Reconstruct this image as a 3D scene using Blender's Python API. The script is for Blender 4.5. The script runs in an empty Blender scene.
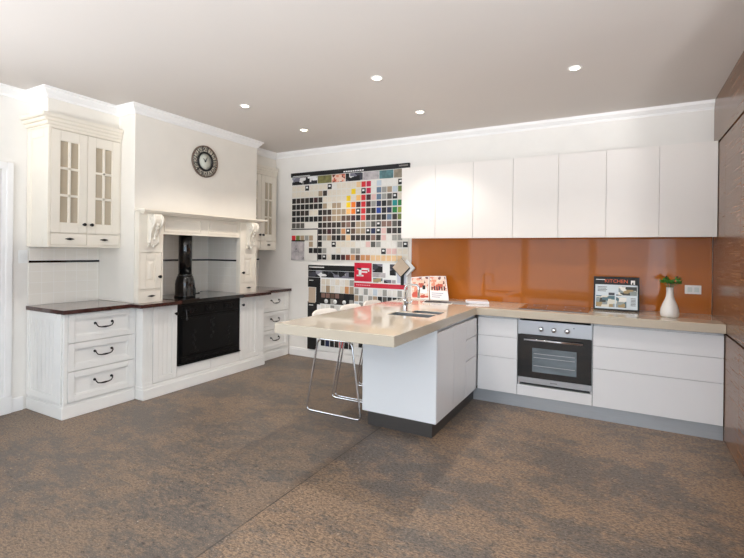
import bpy, bmesh, math, random
from mathutils import Vector, Matrix
random.seed(7)
S = bpy.context.scene
COL = S.collection
PI = math.pi

# ------------------------------------------------------------------ camera, light, exposure
cam_d = bpy.data.cameras.new('camera'); cam = bpy.data.objects.new('camera', cam_d); COL.objects.link(cam)
cam_d.sensor_width = 36; cam_d.lens = 36 * 455.6823 / 744
cam_d.shift_y = -(279 - 252.516) / 744
yaw, roll = -0.5046, 0.0119
r0 = Vector((math.cos(yaw), -math.sin(yaw), 0)); fw = Vector((math.sin(yaw), math.cos(yaw), 0)); up = Vector((0, 0, 1))
cx = math.cos(roll) * r0 + math.sin(roll) * up
cy = -math.sin(roll) * r0 + math.cos(roll) * up
M4 = Matrix((cx, cy, -fw)).transposed().to_4x4(); M4.translation = Vector((0, 0, 1.4151))
cam.matrix_world = M4
S.camera = cam
S.view_settings.view_transform = 'Standard'; S.view_settings.look = 'None'
S.view_settings.gamma = 1; S.view_settings.use_curve_mapping = False
S.view_settings.exposure = 0.24
W = bpy.data.worlds.new('world'); S.world = W; W.use_nodes = True
W.node_tree.nodes['Background'].inputs[0].default_value = (0.75, 0.87, 1, 1)
W.node_tree.nodes['Background'].inputs[1].default_value = 1.2
S.cycles.max_bounces = 10; S.cycles.diffuse_bounces = 6; S.cycles.glossy_bounces = 5
S.cycles.sample_clamp_indirect = 6

def area(name, loc, target, sx, sy, power, color):
    d = bpy.data.lights.new(name, 'AREA'); d.shape = 'RECTANGLE'; d.size = sx; d.size_y = sy
    d.energy = power; d.color = color
    o = bpy.data.objects.new(name, d); COL.objects.link(o); o.location = loc
    o.rotation_euler = (Vector(target) - Vector(loc)).to_track_quat('-Z', 'Y').to_euler()
    return o
# daylight outside the shop-front windows behind the camera (openings are built in wall_front) and at left; the right light is added fill
area('daylight_front', (-1.65, -4.35, 1.5), (-1.65, 3, 1.5), 5.3, 2.3, 52, (0.66, 0.84, 1.0))
area('daylight_left', (-4.85, -.1, 1.5), (0, .2, 1.6), 1.7, 2.3, 30, (0.80, 0.91, 1.0))
area('side_fill_right', (1.55, -1.1, 1.5), (-2.5, 1.0, 1.9), 4.4, 2.2, 56, (0.66, 0.84, 1.0))  # added fill for the cream cabinet fronts; no window known on this side
# added fill lights low outside the openings, brightening ceiling and far cupboards
area('low_fill_left', (-5.5, -.1, -.25), (-1.0, 1.5, 2.79), 2.4, .9, 120, (1.0, 0.97, 0.94))
area('low_fill_front', (.35, -5.8, -.45), (.1, 2.4, 2.79), 4.0, 1.3, 690, (0.97, 0.98, 1.0)).data.spread = math.radians(84)  # added light, beam narrowed to spare the left wall
area('low_fill_right', (2.5, -.9, -.2), (-2.0, 2.0, 2.79), 4.4, 1.0, 110, (0.97, 0.98, 1.0))

YB = 4.9716; XL = -4.615; XR = 0.686; CEIL = 2.79

# ------------------------------------------------------------------ materials
def lin(c):
    return tuple(((v / 255) / 12.92 if v / 255 <= .04045 else ((v / 255 + .055) / 1.055) ** 2.4) for v in c)
MATS = {}
def mat(name, c=(200, 200, 200), rough=.5, metal=0, coat=0, emit=None, var=.04, scale=6, bump=0, bscale=40, spec=.5, alpha=1, stretch=None):
    if name in MATS: return MATS[name]
    m = bpy.data.materials.new(name); m.use_nodes = True; nt = m.node_tree; b = nt.nodes['Principled BSDF']
    b.inputs['Roughness'].default_value = rough; b.inputs['Metallic'].default_value = metal
    b.inputs['Coat Weight'].default_value = coat; b.inputs['Coat Roughness'].default_value = .03
    b.inputs['Specular IOR Level'].default_value = spec
    b.inputs['Alpha'].default_value = alpha
    l = lin(c)
    tc = nt.nodes.new('ShaderNodeTexCoord'); mp = nt.nodes.new('ShaderNodeMapping'); nt.links.new(tc.outputs['Object'], mp.inputs[0])
    if stretch: mp.inputs['Scale'].default_value = stretch
    n = nt.nodes.new('ShaderNodeTexNoise'); n.inputs['Scale'].default_value = scale; n.inputs['Detail'].default_value = 4
    nt.links.new(mp.outputs[0], n.inputs['Vector'])
    mx = nt.nodes.new('ShaderNodeMix'); mx.data_type = 'RGBA'
    mx.inputs[6].default_value = tuple(v * (1 - var) for v in l) + (1,)
    mx.inputs[7].default_value = tuple(min(1, v * (1 + var)) for v in l) + (1,)
    nt.links.new(n.outputs['Fac'], mx.inputs[0]); nt.links.new(mx.outputs[2], b.inputs['Base Color'])
    if bump:
        n2 = nt.nodes.new('ShaderNodeTexNoise'); n2.inputs['Scale'].default_value = bscale
        nt.links.new(mp.outputs[0], n2.inputs['Vector'])
        bp = nt.nodes.new('ShaderNodeBump'); bp.inputs['Strength'].default_value = bump; bp.inputs['Distance'].default_value = .01
        nt.links.new(n2.outputs['Fac'], bp.inputs['Height']); nt.links.new(bp.outputs[0], b.inputs['Normal'])
    if emit:
        b.inputs['Emission Color'].default_value = lin(emit[0]) + (1,); b.inputs['Emission Strength'].default_value = emit[1]
    MATS[name] = m
    return m

def ramp_mat(name, stops, scale=8, stretch=(1, 1, 1), rough=.4, coat=0, detail=6, kind='noise', nrough=.6, dist=0, const=False, bump=0):
    m = bpy.data.materials.new(name); m.use_nodes = True; nt = m.node_tree; b = nt.nodes['Principled BSDF']
    b.inputs['Roughness'].default_value = rough; b.inputs['Coat Weight'].default_value = coat; b.inputs['Coat Roughness'].default_value = .04
    tc = nt.nodes.new('ShaderNodeTexCoord'); mp = nt.nodes.new('ShaderNodeMapping'); mp.inputs['Scale'].default_value = stretch
    nt.links.new(tc.outputs['Object'], mp.inputs[0])
    if kind == 'noise':
        n = nt.nodes.new('ShaderNodeTexNoise'); n.inputs['Detail'].default_value = detail; n.inputs['Roughness'].default_value = nrough
        n.inputs['Distortion'].default_value = dist; out = n.outputs['Fac']
    else:
        n = nt.nodes.new('ShaderNodeTexVoronoi'); n.distance = 'CHEBYCHEV'
        sep = nt.nodes.new('ShaderNodeSeparateColor'); nt.links.new(n.outputs['Color'], sep.inputs[0]); out = sep.outputs[0]
    n.inputs['Scale'].default_value = scale
    nt.links.new(mp.outputs[0], n.inputs['Vector'])
    r = nt.nodes.new('ShaderNodeValToRGB'); cr = r.color_ramp
    if const: cr.interpolation = 'CONSTANT'
    while len(cr.elements) < len(stops): cr.elements.new(.5)
    for e, (p, c) in zip(cr.elements, stops): e.position = p; e.color = lin(c) + (1,)
    nt.links.new(out, r.inputs[0]); nt.links.new(r.outputs[0], b.inputs['Base Color'])
    if bump:
        bp = nt.nodes.new('ShaderNodeBump'); bp.inputs['Strength'].default_value = bump; bp.inputs['Distance'].default_value = .01
        nt.links.new(out, bp.inputs['Height']); nt.links.new(bp.outputs[0], b.inputs['Normal'])
    MATS[name] = m
    return m

WALL = mat('white_wall_paint', (236, 232, 226), .7, bump=.03, bscale=120)
CREAMW = mat('cream_wall_paint', (236, 230, 220), .7, bump=.03, bscale=120)
CEILM = mat('ceiling_paint', (212, 206, 201), .8, var=.03, scale=1.2)
TRIM = mat('white_trim_paint', (242, 240, 238), .45)
CREAM = mat('cream_cabinet_paint', (238, 230, 216), .38)
WHITEC = mat('white_cabinet_paint', (238, 236, 232), .38)
GLOSS = mat('gloss_white_polyurethane', (240, 241, 243), .10, spec=.4, var=.01)
SATIN = mat('satin_white_polyurethane', (240, 234, 228), .3, spec=.3, var=.01)
MAHOG = mat('dark_timber_edge', (62, 28, 22), .25, coat=.5, var=.25, scale=12, stretch=(8, 1, 1))
IRON = mat('black_cast_iron', (9, 9, 10), .4, spec=.3, bump=.15, bscale=90)
BLACKG = mat('black_gloss_enamel', (9, 9, 11), .12, coat=.6)
BRONZE = mat('dark_bronze', (28, 24, 22), .4, metal=.5)
STEEL = mat('brushed_steel', (196, 197, 200), .34, metal=.75, var=.08, scale=30, stretch=(1, 1, 30))
KICK = mat('steel_kickboard', (182, 188, 194), .4, metal=.45, var=.1, scale=10, stretch=(.6, .6, 12))
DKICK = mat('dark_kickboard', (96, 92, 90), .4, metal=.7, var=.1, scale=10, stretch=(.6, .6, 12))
CHROME = mat('chrome', (225, 225, 228), .08, metal=1, var=.01)
BLACK = mat('matt_black', (18, 18, 19), .5)
GLASSB = mat('black_glass', (10, 10, 12), .06, coat=1)
STONE = mat('beige_engineered_stone', (206, 194, 175), .08, coat=.3, var=.05, scale=140)
BROWNG = mat('brown_back_painted_glass', (176, 101, 36), .05, spec=.32, var=.05, scale=2)
WHITE = mat('white_plastic', (240, 240, 238), .35)
CERAM = mat('white_ceramic', (238, 234, 230), .2, coat=.5)
LEAF = mat('green_leaf', (62, 128, 42), .45, var=.4, scale=60)
DLEAF = mat('dark_leaf_tip', (40, 40, 30), .5)
PAPER = mat('white_paper', (238, 236, 234), .4)
RED = mat('red_print', (206, 22, 52), .35)
TAN = mat('tan_tile', (196, 176, 154), .4, var=.08, scale=30)
CLOCKC = mat('clock_cream', (220, 212, 196), .5)
WINGL = mat('cabinet_glass', (186, 172, 150), .12, coat=.5, var=.12, scale=4)
OVENGL = ramp_mat('oven_window', [(0, (70, 78, 84)), (.6, (120, 132, 140)), (1, (150, 160, 168))], 5, (1, 1, 3), .1, .6)
LAMP = mat('lamp_glow', (255, 240, 215), .4, emit=((255, 238, 208), 14))
SINKM = mat('sink_steel', (168, 170, 173), .36, metal=.9, var=.08, scale=20)
SEATB = mat('cream_seat_underside', (226, 208, 184), .5)
SEATW = mat('white_stool_shell', (240, 236, 230), .35)
ORANGE = mat('orange_print', (226, 96, 52), .4)
WOOD = ramp_mat('brown_timber_veneer', [(.28, (90, 60, 42)), (.5, (128, 92, 66)), (.72, (150, 114, 86))], 6, (1, .35, 14), .22, .0, detail=8, dist=.15)
WOOD.node_tree.nodes['Principled BSDF'].inputs['Specular IOR Level'].default_value = .28
PHOTO = ramp_mat('monochrome_photo_print', [(.0, (16, 16, 18)), (.3, (60, 60, 70)), (.42, (150, 150, 160)), (.55, (225, 222, 220)), (.68, (40, 40, 44)), (.8, (120, 118, 130)), (.92, (235, 235, 235))], 9, (1, 1, 1.6), .65, kind='v', const=True)
PHOTOC = ramp_mat('colour_photo_print', [(.0, (70, 72, 70)), (.2, (150, 160, 160)), (.35, (225, 222, 210)), (.55, (170, 150, 110)), (.7, (90, 120, 130)), (.85, (240, 238, 232))], 16, (1, 1, 1.6), .65, kind='v', const=True)
GREYPH = ramp_mat('grey_photo_print', [(.3, (60, 58, 60)), (.42, (170, 164, 166)), (.7, (206, 198, 198))], 12, (1, 1, 1), .35)
REDPH = ramp_mat('warm_photo_print', [(.0, (232, 200, 182)), (.3, (220, 144, 118)), (.45, (236, 196, 174)), (.6, (196, 92, 70)), (.75, (236, 214, 202)), (.86, (110, 60, 54))], 26, (1, 1, 1.3), .65, kind='v', const=True)

def tile_mat():
    m = bpy.data.materials.new('cream_wall_tiles'); m.use_nodes = True; nt = m.node_tree; b = nt.nodes['Principled BSDF']
    b.inputs['Roughness'].default_value = .22; b.inputs['Coat Weight'].default_value = .3
    tc = nt.nodes.new('ShaderNodeTexCoord'); sp = nt.nodes.new('ShaderNodeSeparateXYZ'); nt.links.new(tc.outputs['Object'], sp.inputs[0])
    ad = nt.nodes.new('ShaderNodeMath'); nt.links.new(sp.outputs[0], ad.inputs[0]); nt.links.new(sp.outputs[1], ad.inputs[1])
    cb = nt.nodes.new('ShaderNodeCombineXYZ'); nt.links.new(ad.outputs[0], cb.inputs[0]); nt.links.new(sp.outputs[2], cb.inputs[1])
    br = nt.nodes.new('ShaderNodeTexBrick'); br.offset = 0
    br.inputs['Scale'].default_value = 1; br.inputs['Brick Width'].default_value = .1; br.inputs['Row Height'].default_value = .1
    br.inputs['Mortar Size'].default_value = .0022; br.inputs['Color1'].default_value = lin((240, 234, 224)) + (1,)
    br.inputs['Color2'].default_value = lin((237, 231, 221)) + (1,); br.inputs['Mortar'].default_value = lin((246, 242, 236)) + (1,)
    nt.links.new(cb.outputs[0], br.inputs['Vector']); nt.links.new(br.outputs['Color'], b.inputs['Base Color'])
    MATS['cream_wall_tiles'] = m; return m
TILE = tile_mat()

def floor_mat():
    m = bpy.data.materials.new('mottled_concrete'); m.use_nodes = True; nt = m.node_tree; b = nt.nodes['Principled BSDF']
    L = nt.links.new; N = nt.nodes.new
    tc = N('ShaderNodeTexCoord')
    def noise(scale, detail, rough, st=(1, 1, 1), loc=(0, 0, 0)):
        mp = N('ShaderNodeMapping'); mp.inputs['Scale'].default_value = st; mp.inputs['Location'].default_value = loc
        L(tc.outputs['Object'], mp.inputs[0])
        n = N('ShaderNodeTexNoise'); n.inputs['Scale'].default_value = scale; n.inputs['Detail'].default_value = detail
        n.inputs['Roughness'].default_value = rough; L(mp.outputs[0], n.inputs['Vector']); return n.outputs['Fac']
    def ramp(f, stops):
        r = N('ShaderNodeValToRGB'); cr = r.color_ramp
        while len(cr.elements) < len(stops): cr.elements.new(.5)
        for e, (p, c) in zip(cr.elements, stops):
            e.position = p; e.color = (c, c, c, 1) if isinstance(c, (int, float)) else lin(c) + (1,)
        L(f, r.inputs[0]); return r.outputs[0]
    def math_(op, a, bb):
        n = N('ShaderNodeMath'); n.operation = op
        for i, v in enumerate((a, bb)):
            if isinstance(v, (int, float)): n.inputs[i].default_value = v
            else: L(v, n.inputs[i])
        return n.outputs[0]
    def mix(f, a, bb):
        n = N('ShaderNodeMix'); n.data_type = 'RGBA'
        for s, v in ((0, f), (6, a), (7, bb)):
            if isinstance(v, tuple): n.inputs[s].default_value = lin(v) + (1,)
            elif isinstance(v, (int, float)): n.inputs[s].default_value = v
            else: L(v, n.inputs[s])
        return n.outputs[2]
    sp = N('ShaderNodeSeparateXYZ'); L(tc.outputs['Object'], sp.inputs[0])
    big = noise(1.3, 4, .6, (.8, 1.3, 1))
    mid = noise(6, 4, .65, (1, 1.4, 1), (3, 1, 0))
    fine = noise(24, 5, .72, (.8, 1.7, 1), (5, 2, 0))
    fl = noise(62, 4, .68, (.75, 1.6, 1), (1, 7, 0))
    # worn patches: coarse and fine patterns summed, then thresholded
    s = math_('ADD', math_('MULTIPLY', big, .95), math_('ADD', math_('MULTIPLY', mid, .6), math_('MULTIPLY', fine, .65)))
    s = math_('MULTIPLY', s, 1 / 2.2)
    worn = ramp(s, [(.462, 0.0), (.532, 1.0)])
    right = math_('GREATER_THAN', sp.outputs[0], -1.71)
    dark = mix(ramp(fl, [(.40, 0.), (.60, 1.)]), (76, 69, 64), (118, 107, 98))
    tan = mix(ramp(fl, [(.38, 0.), (.58, 1.)]), (92, 78, 68), (160, 133, 107))
    rcol = mix(worn, dark, tan)
    ldark = mix(ramp(fine, [(.36, 0.), (.64, 1.)]), (82, 76, 72), (112, 102, 94))
    lcol = mix(math_('MULTIPLY', worn, .8), ldark, mix(ramp(fl, [(.38, 0.), (.56, 1.)]), (92, 79, 69), (148, 124, 101)))
    col = mix(right, lcol, rcol)
    specks = ramp(noise(48, 2, .5, (1, 1.3, 1), (9, 3, 0)), [(.71, 0.), (.74, .8)])
    col = mix(specks, col, (198, 186, 168))
    pits = ramp(noise(27, 4, .62, (1, 1.5, 1), (2, 9, 0)), [(.60, 0.), (.66, .85)])
    col = mix(pits, col, (66, 56, 50))
    col = mix(ramp(noise(130, 2, .5, (.8, 1.5, 1), (4, 4, 0)), [(.56, 0.), (.66, .55)]), col, (58, 50, 45))
    col = mix(ramp(noise(110, 2, .5, (.8, 1.5, 1), (8, 1, 0)), [(.60, 0.), (.68, .5)]), col, (176, 156, 132))
    d = math_('ABSOLUTE', math_('ADD', sp.outputs[0], 1.71), 0)
    joint = math_('MULTIPLY', math_('LESS_THAN', d, .0045), ramp(noise(5, 3, .6), [(.3, .3), (.6, .9)]))
    col = mix(joint, col, (58, 50, 45))
    L(col, b.inputs['Base Color'])
    rr = ramp(fine, [(.3, .38), (.7, .6)]); L(rr, b.inputs['Roughness'])
    bp = N('ShaderNodeBump'); bp.inputs['Strength'].default_value = .25; bp.inputs['Distance'].default_value = .004
    L(fine, bp.inputs['Height']); L(bp.outputs[0], b.inputs['Normal'])
    return m
FLOOR = floor_mat()

# ------------------------------------------------------------------ mesh builder (world coordinates)
class FX:   # faces +X, u along Y
    def __init__(s, x): s.x = x
    def __call__(s, u, v, w): return Vector((s.x + w, u, v))
class FXn:  # faces -X
    def __init__(s, x): s.x = x
    def __call__(s, u, v, w): return Vector((s.x - w, u, v))
class FY:   # faces -Y, u along X
    def __init__(s, y): s.y = y
    def __call__(s, u, v, w): return Vector((u, s.y - w, v))
class FYp:  # faces +Y, u runs along -X
    def __init__(s, y): s.y = y
    def __call__(s, u, v, w): return Vector((-u, s.y + w, v))
class FZ:   # faces up
    def __init__(s, z): s.z = z
    def __call__(s, u, v, w): return Vector((u, v, s.z + w))
class FZn:  # faces down
    def __init__(s, z): s.z = z
    def __call__(s, u, v, w): return Vector((u, v, s.z - w))

class MB:
    def __init__(s): s.bm = bmesh.new()
    def hexa(s, pts, mi=0, bev=0, seg=2):
        vs = [s.bm.verts.new(p) for p in pts]
        fs = []
        for q in ((0, 1, 2, 3), (7, 6, 5, 4), (0, 4, 5, 1), (1, 5, 6, 2), (2, 6, 7, 3), (3, 7, 4, 0)):
            f = s.bm.faces.new([vs[i] for i in q]); f.material_index = mi; fs.append(f)
        if bev:
            es = {e for f in fs for e in f.edges}
            r = bmesh.ops.bevel(s.bm, geom=list(es), offset=bev, segments=seg, affect='EDGES', clamp_overlap=True)
            for f in r['faces']: f.material_index = mi
        return s
    def box(s, x0, x1, y0, y1, z0, z1, bev=0, mi=0):
        return s.hexa([(x0, y0, z0), (x1, y0, z0), (x1, y1, z0), (x0, y1, z0), (x0, y0, z1), (x1, y0, z1), (x1, y1, z1), (x0, y1, z1)], mi, bev)
    def fbox(s, F, u0, u1, v0, v1, w0, w1, bev=0, mi=0):
        return s.hexa([F(u0, v0, w0), F(u1, v0, w0), F(u1, v1, w0), F(u0, v1, w0), F(u0, v0, w1), F(u1, v0, w1), F(u1, v1, w1), F(u0, v1, w1)], mi, bev)
    def frust(s, F, u0, u1, v0, v1, w0, w1, ins, mi=0):
        return s.hexa([F(u0, v0, w0), F(u1, v0, w0), F(u1, v1, w0), F(u0, v1, w0),
                       F(u0 + ins, v0 + ins, w1), F(u1 - ins, v0 + ins, w1), F(u1 - ins, v1 - ins, w1), F(u0 + ins, v1 - ins, w1)], mi)
    def tube(s, pts, r, n=8, mi=0, closed=False):
        pts = [Vector(p) for p in pts]; k = len(pts); rings = []
        rs = r if isinstance(r, (list, tuple)) else [r] * k
        prev = None
        for i, p in enumerate(pts):
            a = pts[(i - 1) % k] if (closed or i) else p
            c = pts[(i + 1) % k] if (closed or i < k - 1) else p
            t = (c - a).normalized()
            if prev is None:
                x = t.orthogonal().normalized()
            else:
                x = (prev - t * prev.dot(t))
                x = x.normalized() if x.length > 1e-6 else t.orthogonal().normalized()
            prev = x; y = t.cross(x)
            rings.append([s.bm.verts.new(p + rs[i] * (math.cos(2 * PI * j / n) * x + math.sin(2 * PI * j / n) * y)) for j in range(n)])
        for i in range(k if closed else k - 1):
            A, B = rings[i], rings[(i + 1) % k]
            off = 0
            if closed and i == k - 1:
                off = min(range(n), key=lambda o: sum((A[j].co - B[(j + o) % n].co).length for j in range(n)))
            for j in range(n):
                f = s.bm.faces.new((A[j], A[(j + 1) % n], B[(j + 1 + off) % n], B[(j + off) % n])); f.smooth = True; f.material_index = mi
        if not closed:
            for R in (rings[0], rings[-1]):
                f = s.bm.faces.new(R); f.material_index = mi
        return s
    def lathe(s, F, u, v, prof, n=24, mi=0):      # prof: (radius, w) along the face normal
        rings = []
        for r, w in prof:
            if r < 1e-6: rings.append([s.bm.verts.new(F(u, v, w))])
            else: rings.append([s.bm.verts.new(F(u + r * math.cos(2 * PI * j / n), v + r * math.sin(2 * PI * j / n), w)) for j in range(n)])
        for A, B in zip(rings, rings[1:]):
            for j in range(n):
                q = [A[j % len(A)], A[(j + 1) % len(A)], B[(j + 1) % len(B)], B[j % len(B)]]
                q = list(dict.fromkeys(q))
                if len(q) > 2:
                    f = s.bm.faces.new(q); f.smooth = True; f.material_index = mi
        return s
    def ell(s, c, rx, ry, rz, mi=0, n=12):
        M = Matrix.Translation(Vector(c)) @ Matrix.Diagonal((rx, ry, rz, 1))
        r = bmesh.ops.create_uvsphere(s.bm, u_segments=n, v_segments=max(6, n // 2), radius=1, matrix=M)
        for v in r['verts']:
            for f in v.link_faces: f.smooth = True; f.material_index = mi
        return s
    def prism(s, F, poly, u0, u1, mi=0, smooth=False):      # poly in (w, v), extruded along u
        A = [s.bm.verts.new(F(u0, v, w)) for w, v in poly]; B = [s.bm.verts.new(F(u1, v, w)) for w, v in poly]
        n = len(poly)
        for R in (A, B): s.bm.faces.new(R).material_index = mi
        for i in range(n):
            f = s.bm.faces.new((A[i], A[(i + 1) % n], B[(i + 1) % n], B[i])); f.material_index = mi; f.smooth = smooth
        return s
    def cells(s, xs, ys, inside, z0, z1, bev=0):            # a slab cut from a grid of cells (holes, L shapes)
        vt = {}
        def V(i, j, z):
            if (i, j, z) not in vt: vt[(i, j, z)] = s.bm.verts.new((xs[i], ys[j], z))
            return vt[(i, j, z)]
        nx, ny = len(xs) - 1, len(ys) - 1
        ins = lambda i, j: 0 <= i < nx and 0 <= j < ny and inside((xs[i] + xs[i + 1]) / 2, (ys[j] + ys[j + 1]) / 2)
        side = []
        for i in range(nx):
            for j in range(ny):
                if not ins(i, j): continue
                s.bm.faces.new([V(i, j, z1), V(i + 1, j, z1), V(i + 1, j + 1, z1), V(i, j + 1, z1)])
                s.bm.faces.new([V(i, j + 1, z0), V(i + 1, j + 1, z0), V(i + 1, j, z0), V(i, j, z0)])
                for (di, dj, a, b) in ((-1, 0, (i, j + 1), (i, j)), (1, 0, (i + 1, j), (i + 1, j + 1)), (0, -1, (i, j), (i + 1, j)), (0, 1, (i + 1, j + 1), (i, j + 1))):
                    if not ins(i + di, j + dj):
                        s.bm.faces.new([V(*a, z0), V(*b, z0), V(*b, z1), V(*a, z1)])
        return s
    def text(s, F, string, u, v, size, w0=0, depth=.001, mi=0, align='CENTER', rot=0):
        cu = bpy.data.curves.new('tmp', 'FONT'); cu.body = string; cu.size = size; cu.align_x = align; cu.align_y = 'CENTER'
        cu.extrude = depth; cu.resolution_u = 2
        ob = bpy.data.objects.new('tmp', cu); COL.objects.link(ob)
        dg = bpy.context.evaluated_depsgraph_get()
        me = ob.evaluated_get(dg).to_mesh()
        c, si = math.cos(rot), math.sin(rot)
        vs = [s.bm.verts.new(F(u + p.co.x * c - p.co.y * si, v + p.co.x * si + p.co.y * c, w0 + p.co.z + depth)) for p in me.vertices]
        for p in me.polygons:
            try: s.bm.faces.new([vs[i] for i in p.vertices]).material_index = mi
            except ValueError: pass
        ob.evaluated_get(dg).to_mesh_clear()
        bpy.data.objects.remove(ob); bpy.data.curves.remove(cu)
        return s
    def build(s, name, mats, parent=None, loc=None):
        bm = s.bm
        bmesh.ops.recalc_face_normals(bm, faces=bm.faces[:])
        me = bpy.data.meshes.new(name)
        if parent is not None: base = BASE[parent]
        elif loc is not None: base = Vector(loc)
        else:
            c = [v.co for v in bm.verts]
            base = Vector(((min(v.x for v in c) + max(v.x for v in c)) / 2, (min(v.y for v in c) + max(v.y for v in c)) / 2, min(v.z for v in c)))
        bmesh.ops.translate(bm, verts=bm.verts[:], vec=-base)
        bm.to_mesh(me); bm.free()
        for m in (mats if isinstance(mats, (list, tuple)) else [mats]): me.materials.append(m)
        o = bpy.data.objects.new(name, me); COL.objects.link(o)
        if parent is not None: o.parent = parent
        else: o.location = base
        BASE[o] = base
        return o
BASE = {}
def tag(o, label, cat, group=None):
    o['label'] = label; o['category'] = cat
    if group: o['group'] = group
    return o
def thing(name, loc, label, cat, group=None):
    o = bpy.data.objects.new(name, None); COL.objects.link(o); o.location = loc; o.empty_display_size = .05
    BASE[o] = Vector(loc); return tag(o, label, cat, group)
def struct(o):
    o['kind'] = 'structure'; return o

# ------------------------------------------------------------------ room shell
XW = 1.30; YF = -4.0
struct(MB().box(XL - .1, XW + .1, YF - .1, YB + .1, -.1, 0).build('floor', FLOOR, loc=(0, 0, 0)))
struct(MB().box(XL - .1, XW + .1, YF - .1, YB + .1, CEIL, CEIL + .1).build('ceiling', CEILM))
struct(MB().box(XL - .1, XW + .1, YB, YB + .1, 0, CEIL).build('wall_back', WALL))
# left wall with a doorway (Y .95..1.855) and a side window behind the camera
DZ = 2.085
m = MB()
for a in ((YF, -.95, 0, CEIL), (-.95, .75, 0, .3), (-.95, .75, 2.65, CEIL), (.75, .95, 0, CEIL), (.95, 1.855, DZ, CEIL), (1.855, YB, 0, CEIL)):
    m.box(XL - .1, XL, *a)
struct(m.build('wall_left', WALL))
m = MB()
for a in ((YF, -3.3, 0, CEIL), (-3.3, 1.1, 0, .4), (-3.3, 1.1, 2.6, CEIL), (1.1, YB, 0, CEIL)): m.box(XW, XW + .1, *a)  # opening added to admit the right-hand fill light
struct(m.build('wall_right', WALL))
# front wall (behind the camera) with shop-front window openings
m = MB(); wx = [-4.3, -2.6, -2.5, -.8, -.7, 1.0]
m.box(XL, wx[0], YF - .1, YF, 0, CEIL); m.box(wx[5], XW, YF - .1, YF, 0, CEIL)
m.box(wx[0], wx[5], YF - .1, YF, 0, .35); m.box(wx[0], wx[5], YF - .1, YF, 2.65, CEIL)
m.box(wx[1], wx[2], YF - .1, YF, .35, 2.65); m.box(wx[3], wx[4], YF - .1, YF, .35, 2.65)
struct(m.build('wall_front', WALL))
for k, (a, b) in enumerate(((wx[0], wx[1]), (wx[2], wx[3]), (wx[4], wx[5]))):
    m = MB(); t = .05
    m.box(a, a + t, YF - .08, YF - .02, .35, 2.65); m.box(b - t, b, YF - .08, YF - .02, .35, 2.65)
    m.box(a + t, b - t, YF - .08, YF - .02, .35, .35 + t); m.box(a + t, b - t, YF - .08, YF - .02, 2.65 - t, 2.65); m.box(a + t, b - t, YF - .08, YF - .02, 1.92, 1.97)
    struct(m.build('window_%d' % (k + 1), TRIM))
# doorway: leaf and architrave
struct(MB().box(XL - .09, XL - .05, .95, 1.855, 0, DZ).build('door_1', mat('dark_door', (74, 54, 44), .4)))
m = MB()
for (a, b, c, d) in ((1.855, 1.90, 0, DZ + .005), (1.885, 1.935, 0, DZ + .06)):
    m.box(XL, XL + (.016 if a < 1.87 else .026), a, b, c, d, .004)
m.box(XL, XL + .03, 1.85, 1.94, 0, .15, .004)
m.box(XL, XL + .026, .87, 1.885, DZ, DZ + .06, .004); m.box(XL, XL + .026, .87, .95, 0, DZ, .004)
struct(m.build('trim_1', TRIM))
struct(MB().box(XL, XL + .018, 1.94, 2.03, 0, .12, .004).build('baseboard_left', TRIM))
m = MB(); m.box(-4.02, -1.9, YB - .018, YB, 0, .09, .004); m.box(-4.02, -1.9, YB - .012, YB, .09, .105)
struct(m.build('baseboard_back', TRIM))

# chimney breast and bulkheads
XBK, XBR = -4.31, -4.05
BY0, BY1 = 2.68, 4.31
m = MB()
NZ = 1.79
m.box(XL, XBR, BY0, BY1, NZ, CEIL)
m.box(XL, XBR, BY0, 2.87, .91, NZ); m.box(XL, XBR, 4.06, BY1, .91, NZ)   # cheeks of the niche
struct(m.build('wall_chimney_breast', CREAMW))
struct(MB().box(XL, XBK, 2.06, BY0, 2.44, CEIL).build('wall_bulkhead_left', CREAMW))
struct(MB().box(XL, XBK, BY1, YB, 2.44, CEIL).build('wall_bulkhead_right', CREAMW))

# cornice
def cornice(k, pts, sgn=1, size=.06, h=.085):
    """runs along a polyline in plan; profile swept with mitred corners, outward = right-hand side * sgn"""
    prof = [(0, 0), (.012, 0), (.014, .02), (.03, .034), (.045, .05), (.047, .066), (size, .07), (size, h), (0, h)]
    m = MB(); n = len(pts); rings = []
    P = [Vector((x, y, 0)) for x, y in pts]
    for i in range(n):
        ds = []
        if i: ds.append((P[i] - P[i - 1]).normalized())
        if i < n - 1: ds.append((P[i + 1] - P[i]).normalized())
        ns = [Vector((d.y, -d.x, 0)) * sgn for d in ds]
        o = ns[0] if len(ns) == 1 else (ns[0] + ns[1]) / (1 + ns[0].dot(ns[1]))
        rings.append([m.bm.verts.new(P[i] + o * a + Vector((0, 0, CEIL - h + b))) for a, b in prof])
    for A, B in zip(rings, rings[1:]):
        for j in range(len(prof)):
            m.bm.faces.new((A[j], A[(j + 1) % len(prof)], B[(j + 1) % len(prof)], B[j]))
    m.bm.faces.new(rings[0]); m.bm.faces.new(rings[-1])
    struct(m.build('trim_%d' % k, TRIM))
cornice(2, [(XL, -.5), (XL, 2.06), (XBK, 2.06), (XBK, BY0), (XBR, BY0), (XBR, BY1), (XBK, BY1), (XBK, YB - .0)])
cornice(3, [(XBK + .01, YB), (XR + .0, YB)], 1, .05, .075)

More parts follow.
